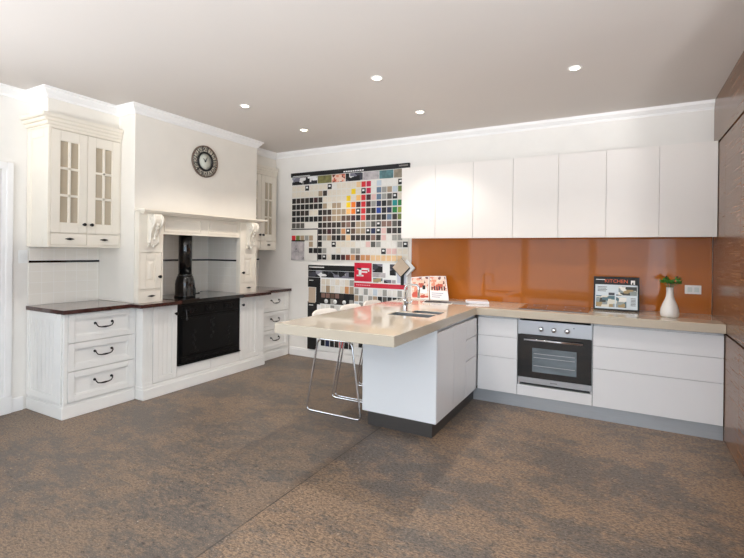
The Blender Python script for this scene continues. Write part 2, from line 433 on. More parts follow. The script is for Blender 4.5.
# ------------------------------------------------------------------ helpers for traditional cabinetry
def raised(m, F, u0, u1, v0, v1, t=.022, fw=.055, w0=0, centre=True):
    m.fbox(F, u0 + .002, u1 - .002, v0 + .002, v1 - .002, w0, w0 + t * .45)
    m.fbox(F, u0, u0 + fw, v0, v1, w0, w0 + t, .003); m.fbox(F, u1 - fw, u1, v0, v1, w0, w0 + t, .003)
    m.fbox(F, u0 + fw, u1 - fw, v0, v0 + fw, w0, w0 + t, .003); m.fbox(F, u0 + fw, u1 - fw, v1 - fw, v1, w0, w0 + t, .003)
    b = .012
    m.fbox(F, u0 + fw, u0 + fw + b, v0 + fw, v1 - fw, w0, w0 + t * .75, .003); m.fbox(F, u1 - fw - b, u1 - fw, v0 + fw, v1 - fw, w0, w0 + t * .75, .003)
    m.fbox(F, u0 + fw + b, u1 - fw - b, v0 + fw, v0 + fw + b, w0, w0 + t * .75, .003); m.fbox(F, u0 + fw + b, u1 - fw - b, v1 - fw - b, v1 - fw, w0, w0 + t * .75, .003)
    if centre:
        g = fw + b + .008
        if u1 - u0 > 2 * g + .05 and v1 - v0 > 2 * g + .03:
            m.frust(F, u0 + g, u1 - g, v0 + g, v1 - g, w0 + t * .4, w0 + t * .9, min(.02, (v1 - v0 - 2 * g) * .3))
    return m
def flat_panel(m, F, u0, u1, v0, v1, t=.022, fw=.05, w0=0, grooves=0):
    m.fbox(F, u0 + .002, u1 - .002, v0 + .002, v1 - .002, w0, w0 + t * .4)
    m.fbox(F, u0, u0 + fw, v0, v1, w0, w0 + t, .003); m.fbox(F, u1 - fw, u1, v0, v1, w0, w0 + t, .003)
    m.fbox(F, u0 + fw, u1 - fw, v0, v0 + fw, w0, w0 + t, .003); m.fbox(F, u0 + fw, u1 - fw, v1 - fw, v1, w0, w0 + t, .003)
    if grooves:
        a, b = u0 + fw + .004, u1 - fw - .004; st = (b - a) / grooves
        for i in range(grooves):
            m.fbox(F, a + i * st + .002, a + (i + 1) * st - .002, v0 + fw + .004, v1 - fw - .004, w0 + t * .4, w0 + t * .62, .0015)
    return m
def bail(F, u, v, w, parent, width=.15):
    m = MB(); h = width / 2
    for s in (-1, 1):
        m.lathe(F, u + s * h, v + .018, [(0, w), (.011, w), (.012, w + .006), (.006, w + .012), (.006, w + .022), (0, w + .024)], 10)
    pts = [F(u - h, v + .018, w + .02), F(u - h + .002, v + .006, w + .026), F(u - h + .016, v - .012, w + .029), F(u - h * .45, v - .018, w + .031),
           F(u, v - .019, w + .032), F(u + h * .45, v - .018, w + .031), F(u + h - .016, v - .012, w + .029), F(u + h - .002, v + .006, w + .026), F(u + h, v + .018, w + .02)]
    m.tube(pts, [.005, .005, .005, .0055, .0085, .0055, .005, .005, .005], 8)
    return m.build('handle', BRONZE, parent)
def knob(F, u, v, w, parent, r=.016):
    return MB().lathe(F, u, v, [(0, w), (.009, w), (.006, w + .010), (.008, w + .016), (r, w + .022), (r * .95, w + .030), (r * .5, w + .035), (0, w + .036)], 12).build('knob', BRONZE, parent)
def cup(F, u, v, w, parent, L=.085):
    m = MB(); pts = [F(u + L / 2 * t, v, w + .012 + .006 * (1 - t * t)) for t in (-1, -.6, -.25, 0, .25, .6, 1)]
    m.tube(pts, [.002, .006, .009, .0105, .009, .006, .002], 8)
    m.fbox(F, u - .012, u + .012, v - .006, v + .006, w - .002, w + .012)
    return m.build('handle', BRONZE, parent)

ZC = .908; TC = .034        # traditional worktop
XB = -4.034; XH = -3.93      # drawer fronts / hearth front
# --- drawer base cabinets either side
def base_drawers(y0, y1, label, side):
    t = thing('base_cabinet', ((XL + XB) / 2, (y0 + y1) / 2, 0), label, 'cabinet', 'cream drawer base cabinets')
    FB = FX(XB - .02)
    MB().box(XL + .002, XB - .02, y0 + .0015, y1, .126, ZC - TC).build('carcass', WHITEC, t)
    m = MB(); m.box(XL + .002, XB + .002, y0 - .012 * side, y1, 0, .10, .004); m.box(XL + .002, XB - .006, y0 - .004 * side, y1, .10, .125, .004)
    m.build('plinth', WHITEC, t)
    # stiles
    for a, b in ((y0, y0 + .03), (y1 - .02, y1)): MB().fbox(FB, a, b, .125, ZC - TC, 0, .02, .002).build('stile', WHITEC, t)
    zs = [.128, .386, .624, ZC - TC - .002]
    for a, b in zip(zs, zs[1:]):
        d = raised(MB(), FB, y0 + .032, y1 - .022, a + .003, b - .003, .026, .05, 0, False).build('drawer', WHITEC, t)
        bail(FB, (y0 + y1) / 2 + .01, (a + b) / 2 + .005, .02, d)
    if side:
        m = MB(); flat_panel(m, FY(y0), XL + .004, XB - .022, .127, ZC - TC - .002, .014, .06, 0, 7); m.build('side_panel', WHITEC, t)
    return t
base_drawers(2.066, 2.697, 'cream three-drawer base cabinet left of the black range', 1)
base_drawers(4.353, YB - .022, 'cream three-drawer base cabinet right of the black range, partly behind the stone bench', 0)

# --- hearth base
HY0, HY1 = 2.70, 4.35
SY0, SY1 = 3.08, 3.935
t = thing('hearth_cabinet', ((XL + XH) / 2, (HY0 + HY1) / 2, 0), 'cream deeper base cabinet built around the black range, two panelled doors and fluted ends', 'cabinet')
FH = FX(XH - .02)
m = MB(); m.box(XL + .002, XH - .02, HY0 + .002, SY0 - .002, .131, ZC - TC); m.box(XL + .002, XH - .02, SY1 + .002, HY1, .131, ZC - TC); m.box(XL + .002, XH - .02, SY0 - .002, SY1 + .002, .131, .238)
m.build('carcass', WHITEC, t)
m = MB(); m.box(XL + .002, XH + .016, HY0, HY1 + .001, 0, .10, .005); m.box(XL + .002, XH + .006, HY0, HY1, .10, .13, .006); m.build('plinth', WHITEC, t)
for a, b in ((HY0, HY0 + .105), (HY1 - .105, HY1)):
    m = MB(); m.fbox(FH, a, b, .13, ZC - TC, 0, .016, .002)
    n = 4; st = (b - a - .02) / n
    for i in range(n): m.fbox(FH, a + .01 + i * st + .004, a + .01 + (i + 1) * st - .004, .17, .80, .016, .021, .002)
    m.fbox(FH, a, b, .13, .16, .016, .022, .003); m.fbox(FH, a, b, .82, ZC - TC, .016, .022, .003)
    m.build('fluted_pilaster', WHITEC, t)
for a, b, ku in ((HY0 + .108, SY0 - .006, SY0 - .03), (SY1 + .006, HY1 - .108, SY1 + .03)):
    d = flat_panel(MB(), FH, a, b, .135, ZC - TC - .003, .022, .055, 0, 3).build('door', WHITEC, t)
    knob(FH, ku, .78, .022, d)
mid = (SY0 + SY1) / 2
for a, b in ((SY0 - .003, mid - .0015), (mid + .0015, SY1 + .003)):
    MB().fbox(FH, a, b, .135, .236, 0, .02, .002).build('lower_panel', WHITEC, t)

# --- dark timber worktops (left piece steps forward at the hearth; range interrupts it)
XT, XTH = -4.005, -3.868
xs = [XL + .002, XT, XTH]; ys = [2.046, 2.635, SY0 - .002]
o = MB().cells(xs, ys, lambda x, y: x < XT or y > 2.635, ZC - TC, ZC).build('worktop', mat('dark_polished_worktop', (92, 66, 56), .16, coat=.6, var=.3, scale=10, stretch=(6, 1, 1)))
o.data.materials.append(MAHOG)
for p in o.data.polygons:
    if abs(p.normal.z) < .5: p.material_index = 1
tag(o, 'dark timber worktop with red-brown edge left of the black range', 'worktop', 'dark timber worktops')
xs = [XL + .002, XT, XTH]; ys = [SY1 + .002, 4.40, YB - .002]
o = MB().cells(xs, ys, lambda x, y: x < XT or y < 4.40, ZC - TC, ZC).build('worktop', MATS['dark_polished_worktop'])
o.data.materials.append(MAHOG)
for p in o.data.polygons:
    if abs(p.normal.z) < .5: p.material_index = 1
tag(o, 'dark timber worktop with red-brown edge right of the black range', 'worktop', 'dark timber worktops')

# --- tiled splashbacks
def tiles(parts, strips, label):
    m = MB()
    for a in parts: m.box(*a)
    o = m.build('tile_splashback', TILE); tag(o, label, 'tiles', 'cream tiled splashbacks')
    m = MB()
    for a in strips: m.box(*a)
    m.build('border_strip', BLACKG, o)
    return o
SZ0, SZ1 = 1.288, 1.308
tiles([(XL + .001, XL + .009, 2.06, BY0 - .002, ZC + .001, 1.424)], [(XL + .009, XL + .013, 2.06, BY0 - .002, SZ0, SZ1)], 'cream wall tiles with black border line under the left glazed cabinet')
tiles([(XL + .001, XL + .009, 2.872, 4.050, ZC + .001, 1.788), (XL + .002, -4.052, 4.05, 4.058, ZC + .001, 1.57)],
      [(XL + .009, XL + .013, 2.872, 4.046, SZ0, SZ1), (XL + .009, -4.052, 4.046, 4.05, SZ0, SZ1)], 'cream tiles with black border line lining the cooking niche behind the black flue')
tiles([(XL + .001, XL + .009, BY1 + .002, YB - .002, ZC + .001, 1.424)], [(XL + .009, XL + .013, BY1 + .002, YB - .002, SZ0, SZ1)], 'narrow strip of cream wall tiles under the right glazed cabinet')

# --- mantel surround
PX = -4.0
t = thing('mantelpiece', (PX, 3.475, ZC), 'cream mantel surround with carved corbels over the black range', 'mantelpiece')
FP = FX(XBR + .001)
d0 = PX - XBR - .001
PY = ((2.685, 2.945), (3.978, 4.255))
for k, (a, b) in enumerate(PY):
    m = MB(); m.fbox(FP, a, b, ZC + .001, 1.775, 0, d0, .003)
    m.fbox(FP, a, b, ZC + .001, ZC + .017, d0, d0 + .016, .002); m.fbox(FP, a, b, 1.391, 1.775, d0, d0 + .016, .003); m.fbox(FP, a, b, 1.027, 1.036, d0, d0 + .014, .001)
    m.fbox(FP, a, a + .012, ZC + .017, 1.391, d0, d0 + .016, .001); m.fbox(FP, b - .016, b, ZC + .017, 1.391, d0, d0 + .016, .001)
    m.build('pilaster', CREAM, t)
m = MB(); m.fbox(FP, PY[0][1], PY[1][0], 1.572, 1.775, -.015, d0, .002)
FQ = FX(PX)
mm = (PY[0][1] + PY[1][0]) / 2
for a, b in ((PY[0][1] + .02, mm - .05), (mm + .05, PY[1][0] - .02)):
    m.fbox(FQ, a, b, 1.60, 1.61, 0, .008, .002); m.fbox(FQ, a, b, 1.735, 1.745, 0, .008, .002)
    m.fbox(FQ, a, a + .01, 1.61, 1.735, 0, .008, .002); m.fbox(FQ, b - .01, b, 1.61, 1.735, 0, .008, .002)
    m.frust(FQ, a + .02, b - .02, 1.62, 1.725, 0, .006, .012)
m.fbox(FQ, PY[0][1] - .0, PY[1][0] + .0, 1.572, 1.584, 0, .008, .002)
m.build('frieze', CREAM, t)
m = MB(); m.box(XBR + .001, -3.885, 2.675, 4.345, 1.782, 1.802, .004); m.box(XBR + .001, -3.91, 2.69, 4.32, 1.768, 1.782, .004); m.box(XBR + .001, -3.94, 2.70, 4.30, 1.755, 1.768, .004)
m.build('mantel_shelf', CREAM, t)
def corbel(uc):
    m = MB(); z1 = 1.755; FQ = FX(PX + .016)
    # S-scroll profile (w, v): deep at the top, slim at the foot
    body = [(0, z1), (.095, z1), (.108, z1 - .02), (.112, z1 - .05), (.104, z1 - .085), (.085, z1 - .115), (.064, z1 - .145), (.05, z1 - .18), (.042, z1 - .22), (.046, z1 - .25), (.044, z1 - .275), (.028, z1 - .295), (.012, z1 - .31), (0, z1 - .315)]
    m.prism(FQ, body, uc - .042, uc + .042, smooth=False)
    for s in (-1, 1):
        u = uc + s * .042
        pts = [FQ(u, z1 - .012, .07), FQ(u, z1 - .02, .10), FQ(u, z1 - .05, .112), FQ(u, z1 - .09, .10), FQ(u, z1 - .13, .072), FQ(u, z1 - .18, .05), FQ(u, z1 - .225, .042), FQ(u, z1 - .255, .047), FQ(u, z1 - .28, .04)]
        m.tube(pts, [.008, .012, .013, .013, .012, .011, .011, .012, .008], 8)
        m.lathe(FY(u + .0) if False else (lambda a, b, w, u=u, s=s: FQ(u + s * w, b, a)), .07, z1 - .05, [(0, .0), (.036, 0), (.036, .010), (.026, .012), (.024, .006), (.012, .006), (.012, .016), (0, .016)], 16)
        m.lathe(lambda a, b, w, u=u, s=s: FQ(u + s * w, b, a), .03, z1 - .262, [(0, .0), (.024, 0), (.024, .009), (.012, .010), (.010, .014), (0, .014)], 12)
    for j in range(5):
        v = z1 - .10 - j * .032; wv = .098 - j * .012
        m.ell(FQ(uc, v, wv), .012, .022 - .002 * j, .02)
    for s in (-1, 0, 1): m.ell(FQ(uc + s * .018, z1 - .30 + abs(s) * .02, .034), .012, .012, .022)
    return m.build('corbel', CREAM, t)
for a, b in PY: corbel((a + b) / 2 + .0)
for (a, b), ks in zip(PY, (1, -1)):
    d = raised(MB(), FQ, a + .015, b - .02, 1.04, 1.385, .016, .06).build('door', CREAM, t)
    knob(FQ, (b - .045) if ks > 0 else (a + .04), 1.155, .016, d)
    d = MB().fbox(FQ, a + .015, b - .02, .925, 1.022, 0, .014, .003).build('drawer', CREAM, t)
    cup(FQ, (a + b) / 2, .972, .014, d, .08)

# --- black range with flue
t = thing('range_stove', (XH, mid, .24), 'black cast iron range with ornate front and flue set into the cream hearth', 'stove')
FS = FX(XH - .005)
MB().box(XL + .12, XH - .005, SY0, SY1, .242, .87, .004).build('body', IRON, t)
MB().box(XL + .10, XTH + .002, SY0 - .001, SY1 + .001, .872, ZC + .004, .005).build('top_plate', BLACKG, t)
m = MB()
for a, b, c, d in ((SY0 + .03, SY1 - .03, .735, .745), (SY0 + .03, SY1 - .03, .845, .855)): m.fbox(FS, a, b, c, d, 0, .012, .003)
for i in range(3):
    u = SY0 + .16 + i * .265
    m.fbox(FS, u - .085, u + .085, .757, .833, 0, .010, .004); m.lathe(FS, u, .795, [(.03, .010), (.03, .017), (.018, .02), (.008, .014), (0, .022)], 14)
    for s in (-1, 1):
        m.tube([FS(u + s * .035, .795, .012), FS(u + s * .05, .815, .014), FS(u + s * .068, .80, .014), FS(u + s * .058, .782, .013)], .005, 6)
m.build('damper_panel', IRON, t)
m = MB(); a, b = SY0 + .035, SY1 - .035
m.fbox(FS, a, b, .335, .725, 0, .018, .006)
m.fbox(FS, a + .02, b - .02, .355, .705, .018, .022, .004)
u = (a + b) / 2
for j in range(6): m.ell(FS(u + .012 * (-1) ** j, .69 - j * .04, .024), .008, .022 - .002 * j, .018)
for s in (-1, 1):
    for j in range(5): m.ell(FS(u + s * .235 + .010 * (-1) ** j, .57 - j * .042, .023), .006, .014, .018)
    m.ell(FS(u + s * .235, .365, .024), .006, .055, .010)
m.build('oven_door', IRON, t)
m = MB(); m.fbox(FS, a, b, .262, .322, 0, .014, .004)
for k in range(6):
    uu = a + .1 + k * (b - a - .2) / 5; m.tube([FS(uu - .04, .285, .015), FS(uu - .015, .302, .018), FS(uu + .02, .285, .017), FS(uu + .045, .298, .015)], .005, 6)
m.build('ash_drawer', IRON, t)
m = MB(); m.fbox(FS, SY0 - .0, SY1 + .0, .244, .256, 0, .02, .003); m.build('lower_rail', IRON, t)
m = MB(); hp = [FS(SY0 + .075, .80, .0), FS(SY0 + .075, .80, .04), FS(SY0 + .078, .76, .045), FS(SY0 + .08, .715, .045)]
m.tube(hp, .007, 8); m.ell(hp[-1], .012, .012, .018); m.build('latch_handle', mat('worn_steel', (62, 63, 66), .3, metal=.6), t)
# flue: hood base, collar and pipe
fx, fy = -4.145, 3.335
fl = thing('stove_flue', (fx, fy, ZC + .004), 'tall black flue pipe with flared hood base standing on the range', 'flue')
FZt = FZ(ZC + .004)
def oct_ring(m, hw, hd, z, n=20, p=3.2):
    out = []
    for j in range(n):
        a = 2 * PI * j / n; c, s_ = math.cos(a), math.sin(a)
        out.append(m.bm.verts.new((fx + hd * math.copysign(abs(c) ** (2 / p), c), fy + hw * math.copysign(abs(s_) ** (2 / p), s_), z)))
    return out
m = MB(); R = [oct_ring(m, hw, hd, ZC + .004 + dz) for hw, hd, dz in ((.092, .10, 0), (.092, .10, .02), (.086, .094, .024), (.086, .094, .14), (.082, .088, .175), (.075, .078, .205), (.071, .072, .225))]
for A, B in zip(R, R[1:]):
    for j in range(20):
        f = m.bm.faces.new((A[j], A[(j + 1) % 20], B[(j + 1) % 20], B[j])); f.smooth = True
m.bm.faces.new(R[0]); m.bm.faces.new(R[-1])
ff = FX(fx + .093)
m.tube([ff(fy - .055, ZC + .02, 0), ff(fy - .055, ZC + .09, .002), ff(fy - .04, ZC + .135, -.002), ff(fy, ZC + .155, -.004), ff(fy + .04, ZC + .135, -.002), ff(fy + .055, ZC + .09, .002), ff(fy + .055, ZC + .02, 0)], .006, 8)
m.build('flue_base', BLACKG, fl)
MB().lathe(FZ(0), fx, fy, [(.072, ZC + .225), (.076, ZC + .228), (.076, ZC + .245), (.070, ZC + .25)], 24).build('collar', BLACKG, fl)
MB().lathe(FZ(0), fx, fy, [(0, ZC + .2), (.069, ZC + .2), (.069, 1.752), (0, 1.752)], 28).build('pipe', BLACKG, fl)
MB().tube([(fx + .02, fy + .08, ZC + .03), (fx + .02, fy + .15, ZC + .03), (fx + .02, fy + .17, ZC + .035)], [.006, .006, .012], 8).build('damper_handle', IRON, fl)

# --- glazed wall cabinets
XU = -4.256
def glazed(y0, y1, label, side):
    t = thing('wall_cabinet', ((XL + XU) / 2, (y0 + y1) / 2, 1.43), label, 'cabinet', 'cream glazed wall cabinets')
    F = FX(XU - .022)
    m = MB(); m.box(XL + .002, XU - .022, y0, y1, 1.445, 2.45); m.build('carcass', CREAM, t)
    m = MB(); m.box(XL + .002, XU + .004, y0 - (.006 if side else 0), y1, 1.43, 1.447, .004); m.build('light_rail', CREAM, t)
    for a, b in ((y0, y0 + .012), (y1 - .012, y1)): MB().fbox(F, a, b, 1.447, 2.45, 0, .02, .002).build('stile', CREAM, t)
    # crown: stepped profile, returned along the free side
    m = MB()
    for (p, za, zb) in ((.012, 2.445, 2.47), (.03, 2.47, 2.50), (.05, 2.50, 2.53), (.072, 2.53, 2.565)):
        m.box(XL + .002, XU + p * .45, y0 - (p if side else 0), y1, za, zb, .006)
    m.build('crown_moulding', CREAM, t)
    yc = (y0 + y1) / 2; zs0, zs1 = 1.555, 2.44
    for k, (a, b) in enumerate(((y0 + .014, yc - .002), (yc + .002, y1 - .014))):
        m = MB(); fwid = .072; zb0, zb1 = zs0 + .09, zs1 - .09
        m.fbox(F, a, a + fwid, zs0, zs1, 0, .022, .003); m.fbox(F, b - fwid, b, zs0, zs1, 0, .022, .003)
        m.fbox(F, a + fwid, b - fwid, zs0, zb0, 0, .022, .003); m.fbox(F, a + fwid, b - fwid, zb1, zs1, 0, .022, .003)
        um = (a + b) / 2; m.fbox(F, um - .01, um + .01, zb0, zb1, .004, .02, .003)
        for q in (1, 2):
            z = zb0 + (zb1 - zb0) * q / 3; m.fbox(F, a + fwid, b - fwid, z - .01, z + .01, .004, .02, .003)
        d = m.build('door', CREAM, t)
        MB().fbox(F, a + fwid - .003, b - fwid + .003, zb0 - .003, zb1 + .003, .001, .005).build('glass_pane', WINGL, d)
        knob(F, (b - .03) if k == 0 else (a + .03), 1.635, .022, d, .015)
        d = MB().fbox(F, a, b, 1.452, 1.548, 0, .02, .003).build('drawer', CREAM, t)
        cup(F, um, 1.502, .02, d, .075)
    if side:
        m = MB(); flat_panel(m, FY(y0), XL + .004, XU - .004, 1.447, 2.445, .008, .075); m.build('side_panel', CREAM, t)
glazed(2.05, BY0 - .003, 'cream wall cabinet with two small-paned glass doors, left of the clock', 1)
glazed(BY1 + .003, YB - .042, 'cream wall cabinet with small-paned glass door half hidden by the chimney breast', 0)

# --- clock
cyc, czc = 3.492, 2.392
t = thing('wall_clock', (XBR, cyc, czc), 'round black skeleton clock with cream face on the chimney breast', 'clock')
FC = FX(XBR + .001)
MB().lathe(FC, cyc, czc, [(.100, .004), (.100, .012), (.162, .012), (.162, .004)], 40).build('numeral_ring', CLOCKC, t)
m = MB()
def ring(m, r0, r1, w0, w1, n=48): m.lathe(FC, cyc, czc, [(r0, w0), (r0, w1), (r1, w1), (r1, w0), (r0, w0)], n)
ring(m, .162, .174, .002, .02); m.build('outer_rim', mat('aged_bronze', (116, 98, 86), .45, metal=.3), t)
m = MB(); ring(m, .088, .108, .003, .022); m.build('inner_rim', BLACK, t)
MB().lathe(FC, cyc, czc, [(.091, .002), (.091, .01), (0, .012)], 40).build('dial', mat('pale_dial', (226, 228, 216), .4), t)
m = MB()
for k, s_ in enumerate(('XII', 'I', 'II', 'III', 'IV', 'V', 'VI', 'VII', 'VIII', 'IX', 'X', 'XI')):
    a = -2 * PI * k / 12
    m.text(FC, s_, cyc - .135 * math.sin(a), czc + .135 * math.cos(a), .06, .013, .001, rot=a)
m.build('numerals', BLACK, t)
m = MB()
for k in range(12):
    a = 2 * PI * (k + .5) / 12
    m.tube([FC(cyc + .112 * math.sin(a), czc + .112 * math.cos(a), .013), FC(cyc +   .164 * math.sin(a), czc + .164 * math.cos(a), .013)], .005, 6)
m.build('spokes', BLACK, t)
m = MB(); m.tube([FC(cyc, czc, .016), FC(cyc + .026, czc + .05, .016)], [.005, .002], 6); m.tube([FC(cyc, czc, .018), FC(cyc - .028, czc + .03, .018)], [.005, .0025], 6); m.lathe(FC, cyc, czc, [(.008, .01), (.008, .021), (0, .022)], 12)
m.build('hands', BLACK, t)

# --- light switch
t = MB(); F = FX(XL + .001); t.fbox(F, 1.985, 2.052, 1.285, 1.40, 0, .008, .002)
o = tag(t.build('light_switch', WHITE), 'white switch plate on the wall beside the left glazed cabinet', 'switch')
MB().fbox(F, 2.008, 2.03, 1.32, 1.365, .008, .012, .002).build('rocker', WHITE, o)

# ------------------------------------------------------------------ white kitchen
YFR = 4.363; YCT = 4.317; ZT = .9; TT = .0705
ZB = .1134                        # underside of doors
xpL, xpR, yp = -2.1876, -1.2325, 2.527
sx0, sx1 = -1.735, -1.36
sy0, sy1, sy2, sy3 = 3.40, 3.60, 3.635, 3.80
xs = [xpL, sx0, -1.63, sx1, xpR, XR - .001]; ys = [yp, sy0, sy1, sy2, sy3, YCT, YB - .002]
def inside(x, y):
    if x > xpR and y < YCT: return False
    if sx0 < x < sx1 and sy0 < y < sy1: return False
    if -1.63 < x < sx1 and sy2 < y < sy3: return False
    return True
o = MB().cells(xs, ys, inside, ZT - TT, ZT).build('stone_worktop', STONE)
bv = o.modifiers.new('b', 'BEVEL'); bv.width = .003; bv.segments = 2; bv.limit_method = 'ANGLE'
tag(o, 'long L-shaped glossy beige stone worktop running from the breakfast bar to the timber cupboards', 'worktop')

# sink
t = thing('sink', ((sx0 + sx1) / 2, (sy0 + sy3) / 2, ZT - .17), 'stainless double bowl sink set into the stone breakfast bar', 'sink')
def bowl(x0, x1, y0, y1, dep):
    m = MB(); z1 = ZT - .004; z0 = ZT - dep; e = .004; tk = .003
    x0 += .0005; x1 -= .0005; y0 += .0005; y1 -= .0005
    m.box(x0, x1, y0, y1, z0, z0 + tk); m.box(x0, x0 + tk, y0, y1, z0 + tk, z1); m.box(x1 - tk, x1, y0, y1, z0 + tk, z1)
    m.box(x0 + tk, x1 - tk, y0, y0 + tk, z0 + tk, z1); m.box(x0 + tk, x1 - tk, y1 - tk, y1, z0 + tk, z1)
    b = m.build('bowl', SINKM, t)
    MB().lathe(FZ(z0 + tk), (x0 + x1) / 2, (y0 + y1) / 2, [(.04, 0), (.04, .003), (.025, .002), (0, .001)], 20).build('drain', CHROME, b)
bowl(sx0, sx1, sy0, sy1, .17); bowl(-1.63, sx1, sy2, sy3, .13)
# faucet
fx0, fy0 = -1.688, 3.675
t = thing('faucet', (fx0, fy0, ZT), 'tall chrome gooseneck mixer tap beside the sink', 'tap')
MB().lathe(FZ(ZT), fx0, fy0, [(0, 0), (.027, 0), (.027, .008), (.021, .014), (.021, .085), (.024, .088), (.024, .105), (.014, .112), (0, .112)], 20).build('base', CHROME, t)
pts = [(fx0, fy0, ZT + .10), (fx0, fy0, ZT + .20)]
for k in range(1, 7):
    a = PI / 2 * k / 6; pts.append((fx0 + .035 * (1 - math.cos(a)), fy0, ZT + .20 + .035 * math.sin(a)))
pts.append((fx0 + .10, fy0 - .004, ZT + .235))
for k in range(1, 7):
    a = PI / 2 * k / 6; pts.append((fx0 + .10 + .03 * math.sin(a), fy0 - .005, ZT + .205 + .03 * math.cos(a)))
pts.append((fx0 + .13, fy0 - .005, ZT + .125))
MB().tube(pts, .011, 12).build('spout', CHROME, t)
MB().tube([(fx0 + .02, fy0, ZT + .07), (fx0 + .045, fy0 - .005, ZT + .075), (fx0 + .075, fy0 - .01, ZT + .10)], [.010, .007, .006], 10).build('lever', CHROME, t)

# peninsula cabinet
yE = 3.268; xpp = -1.881; xpd = -1.235
t = thing('peninsula_cabinet', ((xpp + xpd) / 2, 3.8, 0), 'glossy white peninsula cabinet under the breakfast bar with plain end panel', 'cabinet')
MB().box(xpp + .02, xpd - .02, yE + .02, YB - .025, ZB, ZT - TT - .20).build('carcass', GLOSS, t)
MB().box(xpp, xpd, yE, yE + .019, ZB, ZT - TT - .001, .0015).build('end_panel', GLOSS, t)
MB().box(xpp, xpp + .019, yE + .019, YB - .025, ZB, ZT - TT - .001, .0015).build('back_panel', GLOSS, t)
F = FX(xpd - .019)
for a, b in ((yE + .021, 3.664), (3.667, 4.006)):
    MB().fbox(F, a, b, ZB, .802, 0, .019, .002).build('door', GLOSS, t)
zz = [ZB, .438, .632, .802]
for a, b in zip(zz, zz[1:]):
    MB().fbox(F, 4.009, YFR - .012, a + (.004 if a > .2 else 0), b - .004, 0, .019, .002).build('drawer', GLOSS, t)
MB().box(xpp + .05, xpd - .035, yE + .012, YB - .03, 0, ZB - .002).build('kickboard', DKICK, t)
MB().box(xpd - .05, xpd - .021, yE + .03, YFR, .64, ZT - TT - .001).build('finger_rail', KICK, t)

# back-run base units
F = FY(YFR + .019)
def drawer_unit(x0, x1, label):
    t = thing('drawer_cabinet', ((x0 + x1) / 2, 4.65, 0), label, 'cabinet', 'white handleless drawer cabinets')
    MB().box(x0 + .002, x1 - .002, YFR + .021, YB - .004, ZB, ZT - TT - .002).build('carcass', GLOSS, t)
    zz = [ZB, .440, .635, .810]
    for a, b in zip(zz, zz[1:]):
        MB().fbox(F, x0 + .0015, x1 - .0015, a + .002, b - .002, 0, .019, .0015).build('drawer', GLOSS, t)
    return t
drawer_unit(-1.228, -.856, 'narrow glossy white three-drawer unit left of the oven')
drawer_unit(-.224, XR - .004, 'wide glossy white three-drawer unit between the oven and the timber cupboards')
t = thing('oven_housing', (-.54, 4.65, 0), 'white cabinet housing around the built-in oven with filler panel beneath it', 'cabinet')
m = MB(); m.box(-.853, -.838, YFR + .021, YB - .004, ZB, ZT - TT - .002); m.box(-.242, -.227, YFR + .021, YB - .004, ZB, ZT - TT - .002); m.box(-.838, -.242, YFR + .021, YB - .004, ZB, .205)
m.build('carcass', GLOSS, t)
MB().fbox(F, -.854, -.227, ZB + .002, .212, 0, .019, .0015).build('filler_panel', GLOSS, t)
o = MB().box(xpd + .001, XR - .003, YFR + .012, YFR + .02, 0, ZB - .002).build('kickboard', KICK)
tag(o, 'brushed steel kickboard along the floor beneath the oven run', 'kickboard')
o2 = MB().box(xpd - .034, xpd + .0, YFR + .012, YFR + .02, 0, ZB - .002)
o2.build('end_return', KICK, o)

# oven
ox0, ox1 = -.850, -.231
t = thing('wall_oven', ((ox0 + ox1) / 2, 4.6, .217), 'stainless and black glass built-in oven with three knobs under the worktop', 'oven')
FO = FY(YFR + .019)
MB().box(ox0 + .02, ox1 - .02, YFR + .022, 4.9, .22, .80).build('body', BLACK, t)
cp = MB().fbox(FO, ox0, ox1, .684, .806, 0, .022, .002).build('control_panel', STEEL, t)
for u in (-.648, -.540, -.429):
    MB().lathe(FO, u, .738, [(0, .022), (.024, .022), (.024, .026), (.019, .03), (.018, .048), (.014, .051), (0, .051)], 20).build('knob', CHROME, t)
m = MB(); m.lathe(FO, -.375, .768, [(.005, .022), (.005, .024), (0, .025)], 10); m.build('indicator_light', BLACK, cp)
d = MB().fbox(FO, ox0, ox1, .288, .680, 0, .022, .002).build('oven_door', GLASSB, t)
w_ = MB().fbox(FO, -.722, -.351, .345, .562, .022, .0235).build('window_glass', OVENGL, d)
m = MB()
for z in (.40, .475, .51): m.fbox(FO, -.71, -.363, z, z + .004, .0235, .0245)
m.build('rack_lines', STEEL, w_)
m = MB(); m.tube([FO(-.79, .638, .055), FO(-.30, .638, .055)], .0095, 12)
for u in (-.75, -.34): m.tube([FO(u, .638, .02), FO(u, .638, .055)], .007, 10)
m.build('handle', CHROME, d)
st_ = MB().fbox(FO, ox0, ox1, .236, .286, 0, .022, .002).build('lower_trim', STEEL, t)
m = MB()
for i in range(6): m.fbox(FO, -.565 + i * .010, -.559 + i * .010, .257, .264, .022, .0226)
m.build('maker_mark', BLACK, st_)

